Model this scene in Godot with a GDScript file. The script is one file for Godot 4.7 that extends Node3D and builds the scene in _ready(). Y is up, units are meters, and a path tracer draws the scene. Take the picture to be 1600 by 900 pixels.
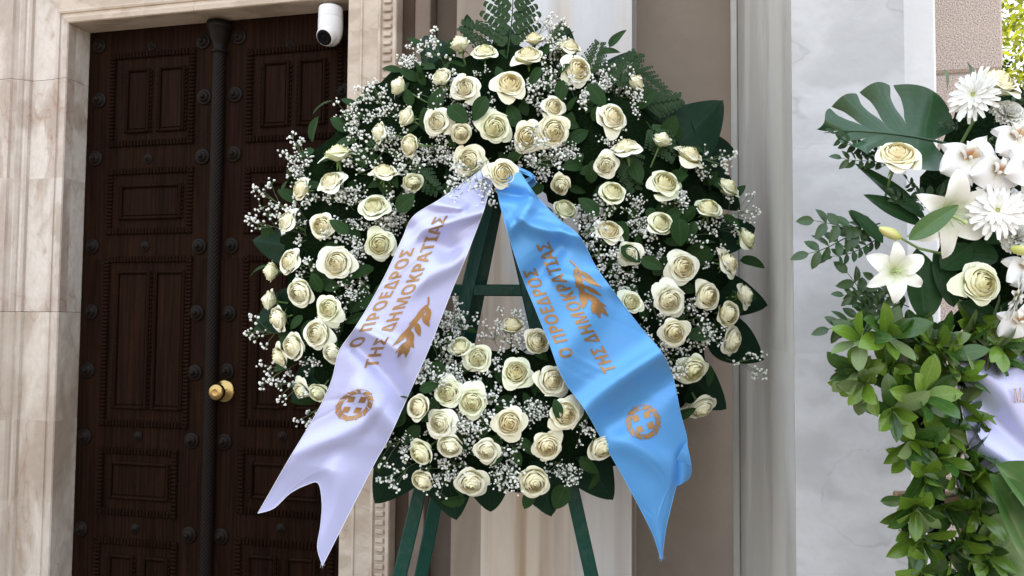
extends Node3D

# ---------------------------------------------------------------- camera numbers
const EYE := Vector3(0, 1.5, 3.3)
const FOCAL := 1200.0                      # focal length in pixels of a 1600 x 900 frame
var cam_basis := Basis.from_euler(Vector3(deg_to_rad(2.7), deg_to_rad(12.8), deg_to_rad(0.45)))
var reach := 1.0                           # how much farther off, and larger, than the nominal distances a group of things stands
var rng := RandomNumberGenerator.new()
var taken := {}
var M := {}

# ---------------------------------------------------------------- mesh builder
class Sheet:
	var v := PackedVector3Array()
	var c := PackedColorArray()
	var uv := PackedVector2Array()
	var ix := PackedInt32Array()
	func vert(p: Vector3, col := Color.WHITE, t := Vector2.ZERO) -> int:
		v.append(p); c.append(col); uv.append(t)
		return v.size() - 1
	func tri(a: int, b: int, d: int) -> void:
		ix.append(a); ix.append(b); ix.append(d)
	func quad(a: Vector3, b: Vector3, d: Vector3, e: Vector3, col := Color.WHITE) -> void:
		var i := vert(a, col, Vector2(0, 0)); vert(b, col, Vector2(1, 0)); vert(d, col, Vector2(1, 1)); vert(e, col, Vector2(0, 1))
		tri(i, i + 2, i + 1); tri(i, i + 3, i + 2)
	func grid(nu: int, nv: int, f: Callable, g = null) -> void:
		var s := v.size()
		for j in nv + 1:
			for i in nu + 1:
				var u := float(i) / nu
				var w := float(j) / nv
				var col := Color.WHITE
				if g != null:
					col = g.call(u, w)
				vert(f.call(u, w), col, Vector2(u, w))
		for j in nv:
			for i in nu:
				var a := s + j * (nu + 1) + i
				tri(a, a + nu + 1, a + 1); tri(a + 1, a + nu + 1, a + nu + 2)
	func box(lo: Vector3, hi: Vector3, b := 0.0, col := Color.WHITE) -> void:
		var m := (lo + hi) * 0.5
		var h := (hi - lo) * 0.5
		b = minf(b, minf(h.x, minf(h.y, h.z)) * 0.8)
		for ax in 3:
			var a1 := (ax + 1) % 3
			var a2 := (ax + 2) % 3
			for s: float in [-1.0, 1.0]:
				var p: Array[Vector3] = []
				for k: Array in [[-1, -1], [1, -1], [1, 1], [-1, 1]]:
					var q := Vector3.ZERO
					q[ax] = s * h[ax]; q[a1] = k[0] * (h[a1] - b); q[a2] = k[1] * (h[a2] - b)
					p.append(m + q)
				if s > 0: quad(p[0], p[1], p[2], p[3], col)
				else: quad(p[3], p[2], p[1], p[0], col)
			if b > 0.0:
				for s1: float in [-1.0, 1.0]:
					for s2: float in [-1.0, 1.0]:
						var q0 := Vector3.ZERO; q0[ax] = h[ax] - b; q0[a1] = s1 * h[a1]; q0[a2] = s2 * (h[a2] - b)
						var q1 := Vector3.ZERO; q1[ax] = h[ax] - b; q1[a1] = s1 * (h[a1] - b); q1[a2] = s2 * h[a2]
						var r0 := q0; r0[ax] = -r0[ax]
						var r1 := q1; r1[ax] = -r1[ax]
						if s1 * s2 > 0: quad(m + r0, m + q0, m + q1, m + r1, col)
						else: quad(m + q0, m + r0, m + r1, m + q1, col)
		if b > 0.0:
			for sx: float in [-1.0, 1.0]:
				for sy: float in [-1.0, 1.0]:
					for sz: float in [-1.0, 1.0]:
						var i := vert(m + Vector3(sx * h.x, sy * (h.y - b), sz * (h.z - b)), col)
						vert(m + Vector3(sx * (h.x - b), sy * h.y, sz * (h.z - b)), col)
						vert(m + Vector3(sx * (h.x - b), sy * (h.y - b), sz * h.z), col)
						if sx * sy * sz > 0: tri(i, i + 2, i + 1)
						else: tri(i, i + 1, i + 2)
	# outline in the plane, carried along a height: each side its own flat face
	func prism(outline: PackedVector2Array, h0: float, h1: float, at: Callable, col := Color.WHITE) -> void:
		var n := outline.size()
		for i in n:
			var a := outline[i]
			var b := outline[(i + 1) % n]
			var s := v.size()
			vert(at.call(a, h0), col); vert(at.call(b, h0), col); vert(at.call(b, h1), col); vert(at.call(a, h1), col)
			tri(s, s + 2, s + 1); tri(s, s + 3, s + 2)
		var t := Geometry2D.triangulate_polygon(outline)
		for h: float in [h0, h1]:
			var s := v.size()
			for p in outline: vert(at.call(p, h), col)
			for k in range(0, t.size(), 3): tri(s + t[k], s + t[k + 1], s + t[k + 2])
	func tube(pts: PackedVector3Array, r0: float, r1: float, n := 5, col := Color.WHITE, col2 := Color.TRANSPARENT) -> void:
		var s := v.size()
		if col2.a == 0.0: col2 = col
		for k in pts.size():
			var d := (pts[mini(k + 1, pts.size() - 1)] - pts[maxi(k - 1, 0)]).normalized()
			var x := d.cross(Vector3(0.31, 0.17, 0.93)).normalized()
			if x.length() < 0.5: x = d.cross(Vector3.UP).normalized()
			var y := d.cross(x)
			var f := float(k) / maxf(1, pts.size() - 1)
			for i in n:
				var a := TAU * i / n
				vert(pts[k] + (x * cos(a) + y * sin(a)) * lerpf(r0, r1, f), col.lerp(col2, f), Vector2(float(i) / n, f))
		for k in pts.size() - 1:
			for i in n:
				var a := s + k * n + i
				var b := s + k * n + (i + 1) % n
				tri(a, b, a + n); tri(b, b + n, a + n)
		var e := vert(pts[pts.size() - 1], col2)
		for i in n: tri(s + (pts.size() - 1) * n + i, s + (pts.size() - 1) * n + (i + 1) % n, e)
	# profile of (radius, height) turned about y
	func lathe(prof: PackedVector2Array, n: int, x := Transform3D.IDENTITY, col := Color.WHITE) -> void:
		grid(n, prof.size() - 1, func(u: float, w: float) -> Vector3:
			var p := prof[roundi(w * (prof.size() - 1))]
			return x * Vector3(cos(-u * TAU) * p.x, p.y, sin(-u * TAU) * p.x), func(_u: float, _w: float) -> Color: return col)
	# a small lumpy ball of twenty flat faces
	func bead(p: Vector3, r: float, col: Color, g: RandomNumberGenerator) -> void:
		var t := 0.5257 * r
		var q := 0.8507 * r
		var pts: Array[Vector3] = [Vector3(-t, q, 0), Vector3(t, q, 0), Vector3(-t, -q, 0), Vector3(t, -q, 0), Vector3(0, -t, q), Vector3(0, t, q), Vector3(0, -t, -q), Vector3(0, t, -q), Vector3(q, 0, -t), Vector3(q, 0, t), Vector3(-q, 0, -t), Vector3(-q, 0, t)]
		for k in 12: pts[k] *= g.randf_range(0.72, 1.22)
		for f: Array in [[0, 11, 5], [0, 5, 1], [0, 1, 7], [0, 7, 10], [0, 10, 11], [1, 5, 9], [5, 11, 4], [11, 10, 2], [10, 7, 6], [7, 1, 8], [3, 9, 4], [3, 4, 2], [3, 2, 6], [3, 6, 8], [3, 8, 9], [4, 9, 5], [2, 4, 11], [6, 2, 10], [8, 6, 7], [9, 8, 1]]:
			var i := vert(p + pts[f[0]], col); vert(p + pts[f[1]], col); vert(p + pts[f[2]], col)
			tri(i, i + 2, i + 1)
	func add(o: Sheet, x: Transform3D, tint := Color.WHITE) -> void:
		var s := v.size()
		for k in o.v.size(): vert(x * o.v[k], o.c[k] * tint, o.uv[k])
		for k in o.ix: ix.append(s + k)
	func mesh() -> ArrayMesh:
		var n := PackedVector3Array()
		n.resize(v.size())
		for k in range(0, ix.size(), 3):
			var a := v[ix[k]]
			var f := (v[ix[k + 2]] - a).cross(v[ix[k + 1]] - a)
			n[ix[k]] += f; n[ix[k + 1]] += f; n[ix[k + 2]] += f
		for k in n.size():
			n[k] = n[k].normalized() if n[k].length_squared() > 1e-20 else Vector3.UP
		var a := []
		a.resize(Mesh.ARRAY_MAX)
		a[Mesh.ARRAY_VERTEX] = v; a[Mesh.ARRAY_NORMAL] = n; a[Mesh.ARRAY_COLOR] = c; a[Mesh.ARRAY_TEX_UV] = uv; a[Mesh.ARRAY_INDEX] = ix
		var m := ArrayMesh.new()
		m.add_surface_from_arrays(Mesh.PRIMITIVE_TRIANGLES, a)
		return m

# ---------------------------------------------------------------- scene helpers
func numbered(called: String) -> String:
	var n: int = taken.get(called, -1) + 1
	taken[called] = n
	return called if n == 0 else "%s_%03d" % [called, n]

func tag(o: Node3D, label := "", category := "", group := "", kind := "") -> Node3D:
	if label: o.set_meta("label", label)
	if category: o.set_meta("category", category)
	if group: o.set_meta("group", group)
	if kind: o.set_meta("kind", kind)
	return o

func thing(called: String, label: String, category: String, at := Transform3D.IDENTITY) -> Node3D:
	var o := Node3D.new()
	o.name = numbered(called)
	o.transform = at
	add_child(o, true)
	return tag(o, label, category)

# a mesh under a parent; the transform is the parent's own
func put(parent: Node3D, called: String, mesh: Mesh, mat: Material, x := Transform3D.IDENTITY) -> MeshInstance3D:
	var o := MeshInstance3D.new()
	o.name = called if parent != self else numbered(called)
	o.mesh = mesh
	o.material_override = mat
	o.transform = x
	parent.add_child(o, true)
	return o

# the same, the transform given in the world
func put_at(parent: Node3D, called: String, mesh: Mesh, mat: Material, x: Transform3D) -> MeshInstance3D:
	return put(parent, called, mesh, mat, parent.transform.affine_inverse() * x)

func holder(parent: Node3D, called: String, x: Transform3D) -> Node3D:
	var o := Node3D.new()
	o.name = called
	o.transform = parent.transform.affine_inverse() * x
	parent.add_child(o, true)
	return o

# the world point that a distance in front of the eye lies at, and where a line of sight meets a wall plane
func spot(px: float, py: float, depth: float) -> Vector3:
	depth *= reach
	return EYE + cam_basis * Vector3((px - 800.0) / FOCAL * depth, (450.0 - py) / FOCAL * depth, -depth)

func on_wall(px: float, py: float, z: float) -> Vector3:
	var d := cam_basis * Vector3((px - 800.0) / FOCAL, (450.0 - py) / FOCAL, -1.0)
	return EYE + d * ((z - EYE.z) / d.z)

func wx(px: float, z: float, py := 450.0) -> float:
	return on_wall(px, py, z).x

# y axis along a direction, z axis as near as it gets to a facing
func aim(y: Vector3, z: Vector3) -> Basis:
	y = y.normalized()
	var x := y.cross(z)
	if x.length() < 1e-4: x = y.cross(Vector3(0.3, 0.9, 0.2))
	x = x.normalized()
	return Basis(x, y, x.cross(y))

func lin(r: float, g: float, b: float) -> Color:
	return Color(r, g, b).linear_to_srgb()

func paint(col: Color, rough := 0.7, vertex := false) -> StandardMaterial3D:
	var m := StandardMaterial3D.new()
	m.albedo_color = col
	m.roughness = rough
	m.vertex_color_use_as_albedo = vertex
	m.cull_mode = BaseMaterial3D.CULL_DISABLED
	return m

func fbm(seed_: int, freq: float, oct := 4) -> FastNoiseLite:
	var n := FastNoiseLite.new()
	n.noise_type = FastNoiseLite.TYPE_SIMPLEX
	n.seed = seed_; n.frequency = freq; n.fractal_octaves = oct
	return n

func noise_tex(seed_: int, freq: float, ramp: Array, size := 512, oct := 5, normal := false, bump := 1.0) -> NoiseTexture2D:
	var t := NoiseTexture2D.new()
	t.width = size; t.height = size; t.seamless = true
	t.noise = fbm(seed_, freq, oct)
	if normal:
		t.as_normal_map = true; t.bump_strength = bump
	elif ramp:
		var g := Gradient.new()
		var at := PackedFloat32Array()
		var cols := PackedColorArray()
		for k in range(0, ramp.size(), 2):
			at.append(ramp[k]); cols.append(ramp[k + 1])
		g.offsets = at; g.colors = cols
		t.color_ramp = g
	return t

func tri_mat(tex: Texture2D, scale_: Vector3, rough: float, nrm: Texture2D = null, strength := 1.0, offset := Vector3.ZERO) -> StandardMaterial3D:
	var m := paint(Color.WHITE, rough)
	m.albedo_texture = tex
	m.uv1_triplanar = true; m.uv1_world_triplanar = true; m.uv1_scale = scale_; m.uv1_offset = offset
	if nrm:
		m.normal_enabled = true; m.normal_texture = nrm; m.normal_scale = strength
	return m

# marble: clouds of two tones with thin veins, drawn out along y by `stretch`
func marble_image(seed_: int, w: int, h: int, pale: Color, mid: Color, vein: Color, veins: float, stretch: float) -> ImageTexture:
	var im := Image.create(w, h, false, Image.FORMAT_RGB8)
	var a := fbm(seed_, 0.006, 5)
	var b := fbm(seed_ + 7, 0.0055, 4)
	var f := fbm(seed_ + 13, 0.09, 3)
	for y in h:
		for x in w:
			var q := Vector2(x, y / stretch)
			var wv := 30.0 * b.get_noise_2d(q.x * 1.3, q.y * 1.3)
			var n := a.get_noise_2d(q.x + wv, q.y - wv) * 0.5 + 0.5
			var r := absf(b.get_noise_2d(q.x * 0.8 + wv + 200.0, q.y * 0.8 + wv))
			var k := clampf(1.0 - r * 16.0, 0.0, 1.0)
			var col := pale.lerp(mid, smoothstep(0.3, 0.75, n))
			col = col.lerp(vein, k * k * veins * clampf(n * 1.6 - 0.3, 0.0, 1.0))
			col = col.lerp(mid, 0.18 * clampf(f.get_noise_2d(q.x, q.y) + 0.2, 0.0, 1.0))
			im.set_pixel(x, y, col)
	im.generate_mipmaps()
	return ImageTexture.create_from_image(im)

# a leaf's own colouring: midrib and side veins
func leaf_image(base: Color, rib: Color, side_veins: int, slant: float) -> ImageTexture:
	var w := 128
	var h := 256
	var im := Image.create(w, h, false, Image.FORMAT_RGB8)
	var n := fbm(5, 0.03, 3)
	for y in h:
		for x in w:
			var u := absf(x / float(w - 1) * 2.0 - 1.0)
			var t := y / float(h - 1)
			var col := base.lerp(rib, 0.12 + 0.2 * n.get_noise_2d(x, y))
			var s := fposmod((t - u * slant) * side_veins, 1.0)
			col = col.lerp(rib, 0.3 * clampf(1.0 - absf(s - 0.5) * 12.0, 0.0, 1.0) * (1.0 - u * 0.6))
			col = col.lerp(rib, 0.75 * clampf(1.0 - u * 14.0, 0.0, 1.0))
			im.set_pixel(x, y, col)
	im.generate_mipmaps()
	return ImageTexture.create_from_image(im)

func leaf_mat(base: Color, rib: Color, n: int, slant: float, rough: float, glow: float) -> StandardMaterial3D:
	var m := paint(Color.WHITE, rough, true)
	m.albedo_texture = leaf_image(base, rib, n, slant)
	m.backlight_enabled = true
	m.backlight = Color(glow, glow, glow)
	return m

# ================================================================ the light and the air
func set_light() -> void:
	var cam := Camera3D.new()
	cam.name = "camera"
	cam.fov = rad_to_deg(2.0 * atan(450.0 / FOCAL))
	cam.transform = Transform3D(cam_basis, EYE)
	cam.near = 0.05; cam.far = 600.0
	add_child(cam)
	cam.current = true
	var sky_mat := ProceduralSkyMaterial.new()
	sky_mat.sky_top_color = Color(0.78, 0.825, 0.885)
	sky_mat.sky_horizon_color = Color(0.80, 0.79, 0.77)
	sky_mat.sky_curve = 0.25
	sky_mat.ground_bottom_color = Color(0.42, 0.39, 0.35)
	sky_mat.ground_horizon_color = Color(0.55, 0.53, 0.5)
	sky_mat.sky_energy_multiplier = 1.0
	var sky := Sky.new()
	sky.sky_material = sky_mat
	var env := Environment.new()
	env.background_mode = Environment.BG_SKY
	env.sky = sky
	env.tonemap_mode = Environment.TONE_MAPPER_LINEAR
	env.tonemap_exposure = 3.4
	env.sdfgi_enabled = true; env.ssao_enabled = true; env.ssil_enabled = true
	var we := WorldEnvironment.new()
	we.name = "environment"
	we.environment = env
	add_child(we)
	var sun := DirectionalLight3D.new()
	sun.name = "sun"
	sun.light_energy = 1.4
	sun.light_angular_distance = 0.5
	sun.light_color = Color(1.0, 0.95, 0.86)
	sun.shadow_enabled = true
	sun.transform = Transform3D(Basis.looking_at(Vector3(0.35, -0.95, 0.62), Vector3.UP), Vector3(0, 12, 0))
	add_child(sun)

func make_materials() -> void:
	var fine := noise_tex(3, 0.03, [], 512, 5, true, 3.0)
	M.warm = tri_mat(marble_image(11, 512, 512, lin(0.63, 0.57, 0.51), lin(0.40, 0.32, 0.265), lin(0.33, 0.20, 0.145), 0.9, 1.9), Vector3(0.9, 0.9, 0.9), 0.5, fine, 0.25)
	M.warm_b = tri_mat(marble_image(31, 512, 512, lin(0.60, 0.53, 0.46), lin(0.38, 0.30, 0.235), lin(0.30, 0.20, 0.14), 0.8, 3.2), Vector3(0.8, 0.8, 0.8), 0.5, fine, 0.25, Vector3(0.37, 0.2, 0.11))
	M.warm_c = tri_mat(marble_image(47, 512, 512, lin(0.55, 0.465, 0.38), lin(0.43, 0.345, 0.27), lin(0.28, 0.19, 0.14), 0.8, 0.5), Vector3(0.8, 0.8, 0.8), 0.55, fine, 0.3, Vector3(0.1, 0.45, 0.6))
	M.pillar = tri_mat(marble_image(77, 512, 512, lin(0.49, 0.495, 0.51), lin(0.40, 0.405, 0.415), lin(0.27, 0.275, 0.285), 0.9, 0.8), Vector3(0.7, 0.7, 0.7), 0.42, fine, 0.15)
	M.pillar_lit = tri_mat(marble_image(79, 256, 256, lin(0.74, 0.745, 0.75), lin(0.66, 0.665, 0.675), lin(0.5, 0.51, 0.53), 0.3, 3.0), Vector3(0.7, 0.7, 0.7), 0.42, fine, 0.15)  # same marble painted paler, for the brighter light on the back slab
	M.flank = tri_mat(marble_image(83, 512, 512, lin(0.58, 0.57, 0.535), lin(0.46, 0.445, 0.41), lin(0.36, 0.335, 0.29), 0.6, 5.0), Vector3(0.7, 0.7, 0.7), 0.45, fine, 0.15)
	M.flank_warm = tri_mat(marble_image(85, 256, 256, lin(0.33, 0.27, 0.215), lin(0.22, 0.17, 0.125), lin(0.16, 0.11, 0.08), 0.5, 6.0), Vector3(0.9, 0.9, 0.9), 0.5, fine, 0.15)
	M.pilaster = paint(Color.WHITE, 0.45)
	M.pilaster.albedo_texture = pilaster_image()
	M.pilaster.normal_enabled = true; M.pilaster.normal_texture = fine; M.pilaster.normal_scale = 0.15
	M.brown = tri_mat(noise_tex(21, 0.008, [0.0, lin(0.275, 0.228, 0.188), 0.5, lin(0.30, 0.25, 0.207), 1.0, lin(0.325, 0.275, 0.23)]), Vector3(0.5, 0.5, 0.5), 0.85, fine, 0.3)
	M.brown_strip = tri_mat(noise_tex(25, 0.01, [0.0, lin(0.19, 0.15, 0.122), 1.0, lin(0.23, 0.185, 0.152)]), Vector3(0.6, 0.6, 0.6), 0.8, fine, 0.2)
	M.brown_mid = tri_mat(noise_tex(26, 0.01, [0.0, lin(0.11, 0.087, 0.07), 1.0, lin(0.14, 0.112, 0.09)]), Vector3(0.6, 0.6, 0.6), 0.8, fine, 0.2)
	M.brown_shade = tri_mat(noise_tex(22, 0.01, [0.0, lin(0.062, 0.042, 0.032), 1.0, lin(0.085, 0.06, 0.046)]), Vector3(0.6, 0.6, 0.6), 0.7, fine, 0.2)  # dark tone paints in the shade of the recesses between the strips
	for k: String in ["brown", "brown_shade", "brown_strip", "brown_mid"]: M[k].metallic_specular = 0.12
	var rough := noise_tex(41, 0.09, [], 512, 4, true, 10.0)
	M.pier = tri_mat(noise_tex(23, 0.16, [0.0, lin(0.17, 0.12, 0.10), 0.28, lin(0.36, 0.285, 0.245), 0.42, lin(0.51, 0.42, 0.375), 0.6, lin(0.56, 0.47, 0.42), 0.8, lin(0.66, 0.59, 0.54)], 512, 5), Vector3(1.6, 1.6, 1.6), 0.95, rough, 0.25)
	M.mortar = paint(lin(0.36, 0.32, 0.28), 0.95)
	M.joint = paint(lin(0.22, 0.18, 0.15), 0.95)
	M.paving = tri_mat(noise_tex(24, 0.02, [0.0, lin(0.16, 0.13, 0.10), 1.0, lin(0.24, 0.20, 0.155)]), Vector3(0.4, 0.4, 0.4), 0.8)
	M.wood = tri_mat(wood_image(), Vector3(1.6, 0.55, 1.6), 0.62, fine, 0.3)
	M.wood.metallic_specular = 0.11
	M.iron = paint(lin(0.009, 0.006, 0.0048), 0.45)
	M.iron.metallic_specular = 0.2
	M.brass = paint(lin(0.42, 0.29, 0.115), 0.27)
	M.brass.metallic = 1.0
	M.white_plastic = paint(lin(0.72, 0.72, 0.72), 0.35)
	M.dark_glass = paint(lin(0.006, 0.006, 0.007), 0.15)
	M.dark_glass.metallic_specular = 0.2
	M.grey_plastic = paint(lin(0.2, 0.2, 0.2), 0.5)

func wood_image() -> ImageTexture:
	var im := Image.create(256, 512, false, Image.FORMAT_RGB8)
	var a := fbm(61, 0.05, 4)
	var b := fbm(62, 0.012, 3)
	for y in 512:
		for x in 256:
			var n := a.get_noise_2d(x * 2.0, y * 0.09) * 0.5 + 0.5
			var k := b.get_noise_2d(x, y * 0.2) * 0.5 + 0.5
			im.set_pixel(x, y, lin(0.007, 0.0032, 0.0018).lerp(lin(0.028, 0.0118, 0.0062), n * 0.75 + 0.35 * (k - 0.5)))
	im.generate_mipmaps()
	return ImageTexture.create_from_image(im)

# marble streaked by rusty water; beige towards the foot is part stain, part painted shade
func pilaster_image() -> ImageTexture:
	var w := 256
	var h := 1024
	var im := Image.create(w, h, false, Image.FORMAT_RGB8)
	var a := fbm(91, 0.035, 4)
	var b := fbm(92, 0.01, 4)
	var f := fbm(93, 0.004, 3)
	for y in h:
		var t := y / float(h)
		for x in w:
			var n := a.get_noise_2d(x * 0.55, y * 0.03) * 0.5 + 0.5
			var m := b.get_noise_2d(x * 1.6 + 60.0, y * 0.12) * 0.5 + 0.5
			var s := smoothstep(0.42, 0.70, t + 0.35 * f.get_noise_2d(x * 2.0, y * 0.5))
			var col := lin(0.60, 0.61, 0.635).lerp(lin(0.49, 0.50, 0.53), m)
			var stain_shade := lin(0.58, 0.455, 0.325).lerp(lin(0.34, 0.225, 0.135), smoothstep(0.3, 0.75, n))
			col = col.lerp(stain_shade, s * (0.55 + 0.4 * m) * lerpf(1.0, 0.35, smoothstep(0.45, 0.75, x / float(w) + 0.3 * (n - 0.5))))
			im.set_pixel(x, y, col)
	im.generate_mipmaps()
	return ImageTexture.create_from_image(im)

# ================================================================ the building
const TOP := 7.0

func block_box(parent: Node3D, called: String, lo: Vector3, hi: Vector3, mat: Material, bevel := 0.004) -> MeshInstance3D:
	var s := Sheet.new()
	s.box(lo, hi, bevel)
	return put_at(parent, called, s.mesh(), mat, Transform3D.IDENTITY)

func build_place() -> void:
	var g := Sheet.new()
	g.quad(Vector3(-200, 0, 200), Vector3(200, 0, 200), Vector3(200, 0, -200), Vector3(-200, 0, -200))
	tag(put(self, "ground", g.mesh(), M.paving), "", "", "", "structure")
	# the facade: a thick shell whose front face steps back in strips between door and pilaster
	var xl := wx(93, 0.05)
	var xr := wx(536, 0.05)
	var yt := on_wall(107, 36, 0.05).y
	var fac := thing("church_wall", "brown plastered facade wall, stepped in strips beside the marble door frame", "wall", Transform3D(Basis.IDENTITY, Vector3(0, 0, 0)))
	block_box(fac, "wall_body", Vector3(-9, 0, -2.6), Vector3(xl - 0.02, TOP, -0.16), M.brown, 0.0)
	block_box(fac, "wall_body", Vector3(xl - 0.02, yt + 0.02, -2.6), Vector3(xr + 0.02, TOP, -0.16), M.brown, 0.0)
	block_box(fac, "wall_body", Vector3(xr + 0.02, 0, -2.6), Vector3(wx(1030, 0.0), TOP, -0.16), M.brown_shade, 0.0)
	block_box(fac, "wall_body", Vector3(wx(1030, 0.0), 0, -2.6), Vector3(0.70, TOP, -0.37), M.brown_shade, 0.0)
	block_box(fac, "wall_body", Vector3(xl - 0.02, 0, -2.6), Vector3(xr + 0.02, yt + 0.02, -0.3), M.brown_shade, 0.0)
	block_box(fac, "wall_face", Vector3(-9, 0, -0.16), Vector3(xl - 0.35, TOP, 0), M.brown)
	block_box(fac, "wall_face", Vector3(xl - 0.35, yt + 0.35, -0.16), Vector3(xr + 0.2, TOP, 0.002), M.brown)
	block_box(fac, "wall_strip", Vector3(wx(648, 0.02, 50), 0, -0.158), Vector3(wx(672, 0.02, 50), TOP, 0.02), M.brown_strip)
	block_box(fac, "wall_strip", Vector3(xr + 0.2545, 0, -0.159), Vector3(wx(648, 0.02, 50) - 0.001, TOP, 0.012), M.brown_shade)  # dark filler in place of the shaded recess beside the jamb
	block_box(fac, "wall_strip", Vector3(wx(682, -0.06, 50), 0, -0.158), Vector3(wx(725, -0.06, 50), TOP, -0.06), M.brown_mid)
	block_box(fac, "wall_face", Vector3(wx(960, 0.0), 0, -0.159), Vector3(wx(1052, 0.0), TOP, 0.0), M.brown, 0.0)
	var cv := Sheet.new()
	var cx := wx(1052, 0.0)
	cv.grid(24, 1, func(u: float, w: float) -> Vector3: return Vector3(cx + 0.27 * sin(u * 1.5), lerpf(TOP, 0.0, w), -0.27 * (1.0 - cos(u * 1.5))))
	put_at(fac, "rounded_return", cv.mesh(), M.brown, Transform3D.IDENTITY)
	block_box(fac, "roof", Vector3(-9, TOP, -2.7), Vector3(1.3, TOP + 0.2, 0.12), M.brown, 0.01)
	# marble pilaster behind the wreath
	var pil := thing("marble_pilaster", "white marble pilaster streaked brown towards its foot, behind the wreath", "pilaster", Transform3D(Basis.IDENTITY, Vector3(wx(870, 0.30), 0, 0.2)))
	var front := Sheet.new()
	var p0 := wx(755, 0.30)
	var p1 := wx(987, 0.30)
	var step0 := wx(709, 0.19)
	front.grid(1, 1, func(u: float, w: float) -> Vector3: return Vector3(lerpf(p0, p1, u), lerpf(4.4, 0.0, w), 0.30))
	for e: Array in [[p0, -1], [p1, 1]]:
		front.grid(1, 1, func(u: float, w: float) -> Vector3: return Vector3(e[0], lerpf(4.4, 0.0, w), 0.30 - 0.31 * (u if e[1] > 0 else 1.0 - u)))
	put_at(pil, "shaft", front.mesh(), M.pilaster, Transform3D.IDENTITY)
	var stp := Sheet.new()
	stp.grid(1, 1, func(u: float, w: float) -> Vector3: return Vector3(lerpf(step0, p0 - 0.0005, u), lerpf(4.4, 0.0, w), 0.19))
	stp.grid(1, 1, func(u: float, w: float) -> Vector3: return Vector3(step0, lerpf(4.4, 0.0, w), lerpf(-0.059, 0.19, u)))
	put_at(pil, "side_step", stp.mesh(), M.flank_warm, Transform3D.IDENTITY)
	block_box(pil, "capital", Vector3(step0 - 0.03, 4.4, -0.05), Vector3(p1 + 0.03, 4.7, 0.36), M.pillar, 0.01)
	# big marble pillar to the right, its left flank turned away from the courtyard
	var big := thing("marble_pillar", "broad smooth bluish white marble pillar behind the lily arrangement", "pillar", Transform3D(Basis.IDENTITY, Vector3(wx(1330, 1.1), 0, 0.6)))
	var q := PackedVector2Array([Vector2(wx(1240, 1.15), 1.15), Vector2(wx(1419, 1.15), 1.15), Vector2(wx(1419, 1.15), 0.72), Vector2(wx(1200, 0.3), 0.02), Vector2(wx(1156, 0.05), 0.02), Vector2(wx(1156, 0.05), 0.05)])
	var face := Sheet.new()
	face.prism(PackedVector2Array([q[0], q[1], q[2], Vector2(q[0].x + 0.02, 0.72), Vector2(q[0].x + 0.004, 1.14)]), 0.0, 4.8, func(p: Vector2, h: float) -> Vector3: return Vector3(p.x, h, p.y))
	put_at(big, "front_slab", face.mesh(), M.pillar, Transform3D.IDENTITY)
	var fl := Sheet.new()
	fl.prism(PackedVector2Array([Vector2(q[0].x, 1.147), Vector2(q[0].x + 0.02, 0.6), Vector2(q[0].x + 0.06, 0.02), Vector2(q[4].x, 0.02), Vector2(q[5].x, 0.06)]), 0.0, 4.8, func(p: Vector2, h: float) -> Vector3: return Vector3(p.x, h, p.y))
	put_at(big, "side_slab", fl.mesh(), M.flank, Transform3D.IDENTITY)
	block_box(big, "edge_strip", Vector3(wx(1144, 0.03), 0, 0.003), Vector3(q[4].x - 0.002, 4.8, 0.03), M.flank)
	block_box(big, "back_slab", Vector3(q[0].x + 0.1, 0, 0.2), Vector3(wx(1470, 0.7), 4.8, 0.7), M.pillar_lit, 0.008)
	# rough stone pier at the corner of the building, in courses
	var pier := thing("stone_pier", "rough pinkish stone pier at the corner of the building, in courses", "pier", Transform3D(Basis.IDENTITY, Vector3(wx(1520, -0.3), 0, -0.6)))
	var c0 := wx(1440, -0.3)
	var c1 := wx(1576, -0.3)
	var joint := on_wall(1520, 113, -0.3).y
	block_box(pier, "mortar_core", Vector3(c0 + 0.02, 0, -0.98), Vector3(c1 - 0.012, 4.6, -0.314), M.mortar, 0.0)
	for k in 9:
		var y0 := joint - 0.58 * (4 - k)
		var s := Sheet.new()
		s.box(Vector3(c0, maxf(y0 + 0.005, 0.0), -1.0), Vector3(c1 + 0.004 * sin(k * 2.3), y0 + 0.575, -0.3 + 0.003 * cos(k * 1.7)), 0.012)
		put_at(pier, "stone", s.mesh(), M.pier, Transform3D.IDENTITY)
	build_frame(xl, xr, yt)
	build_door()
	build_camera()

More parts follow.
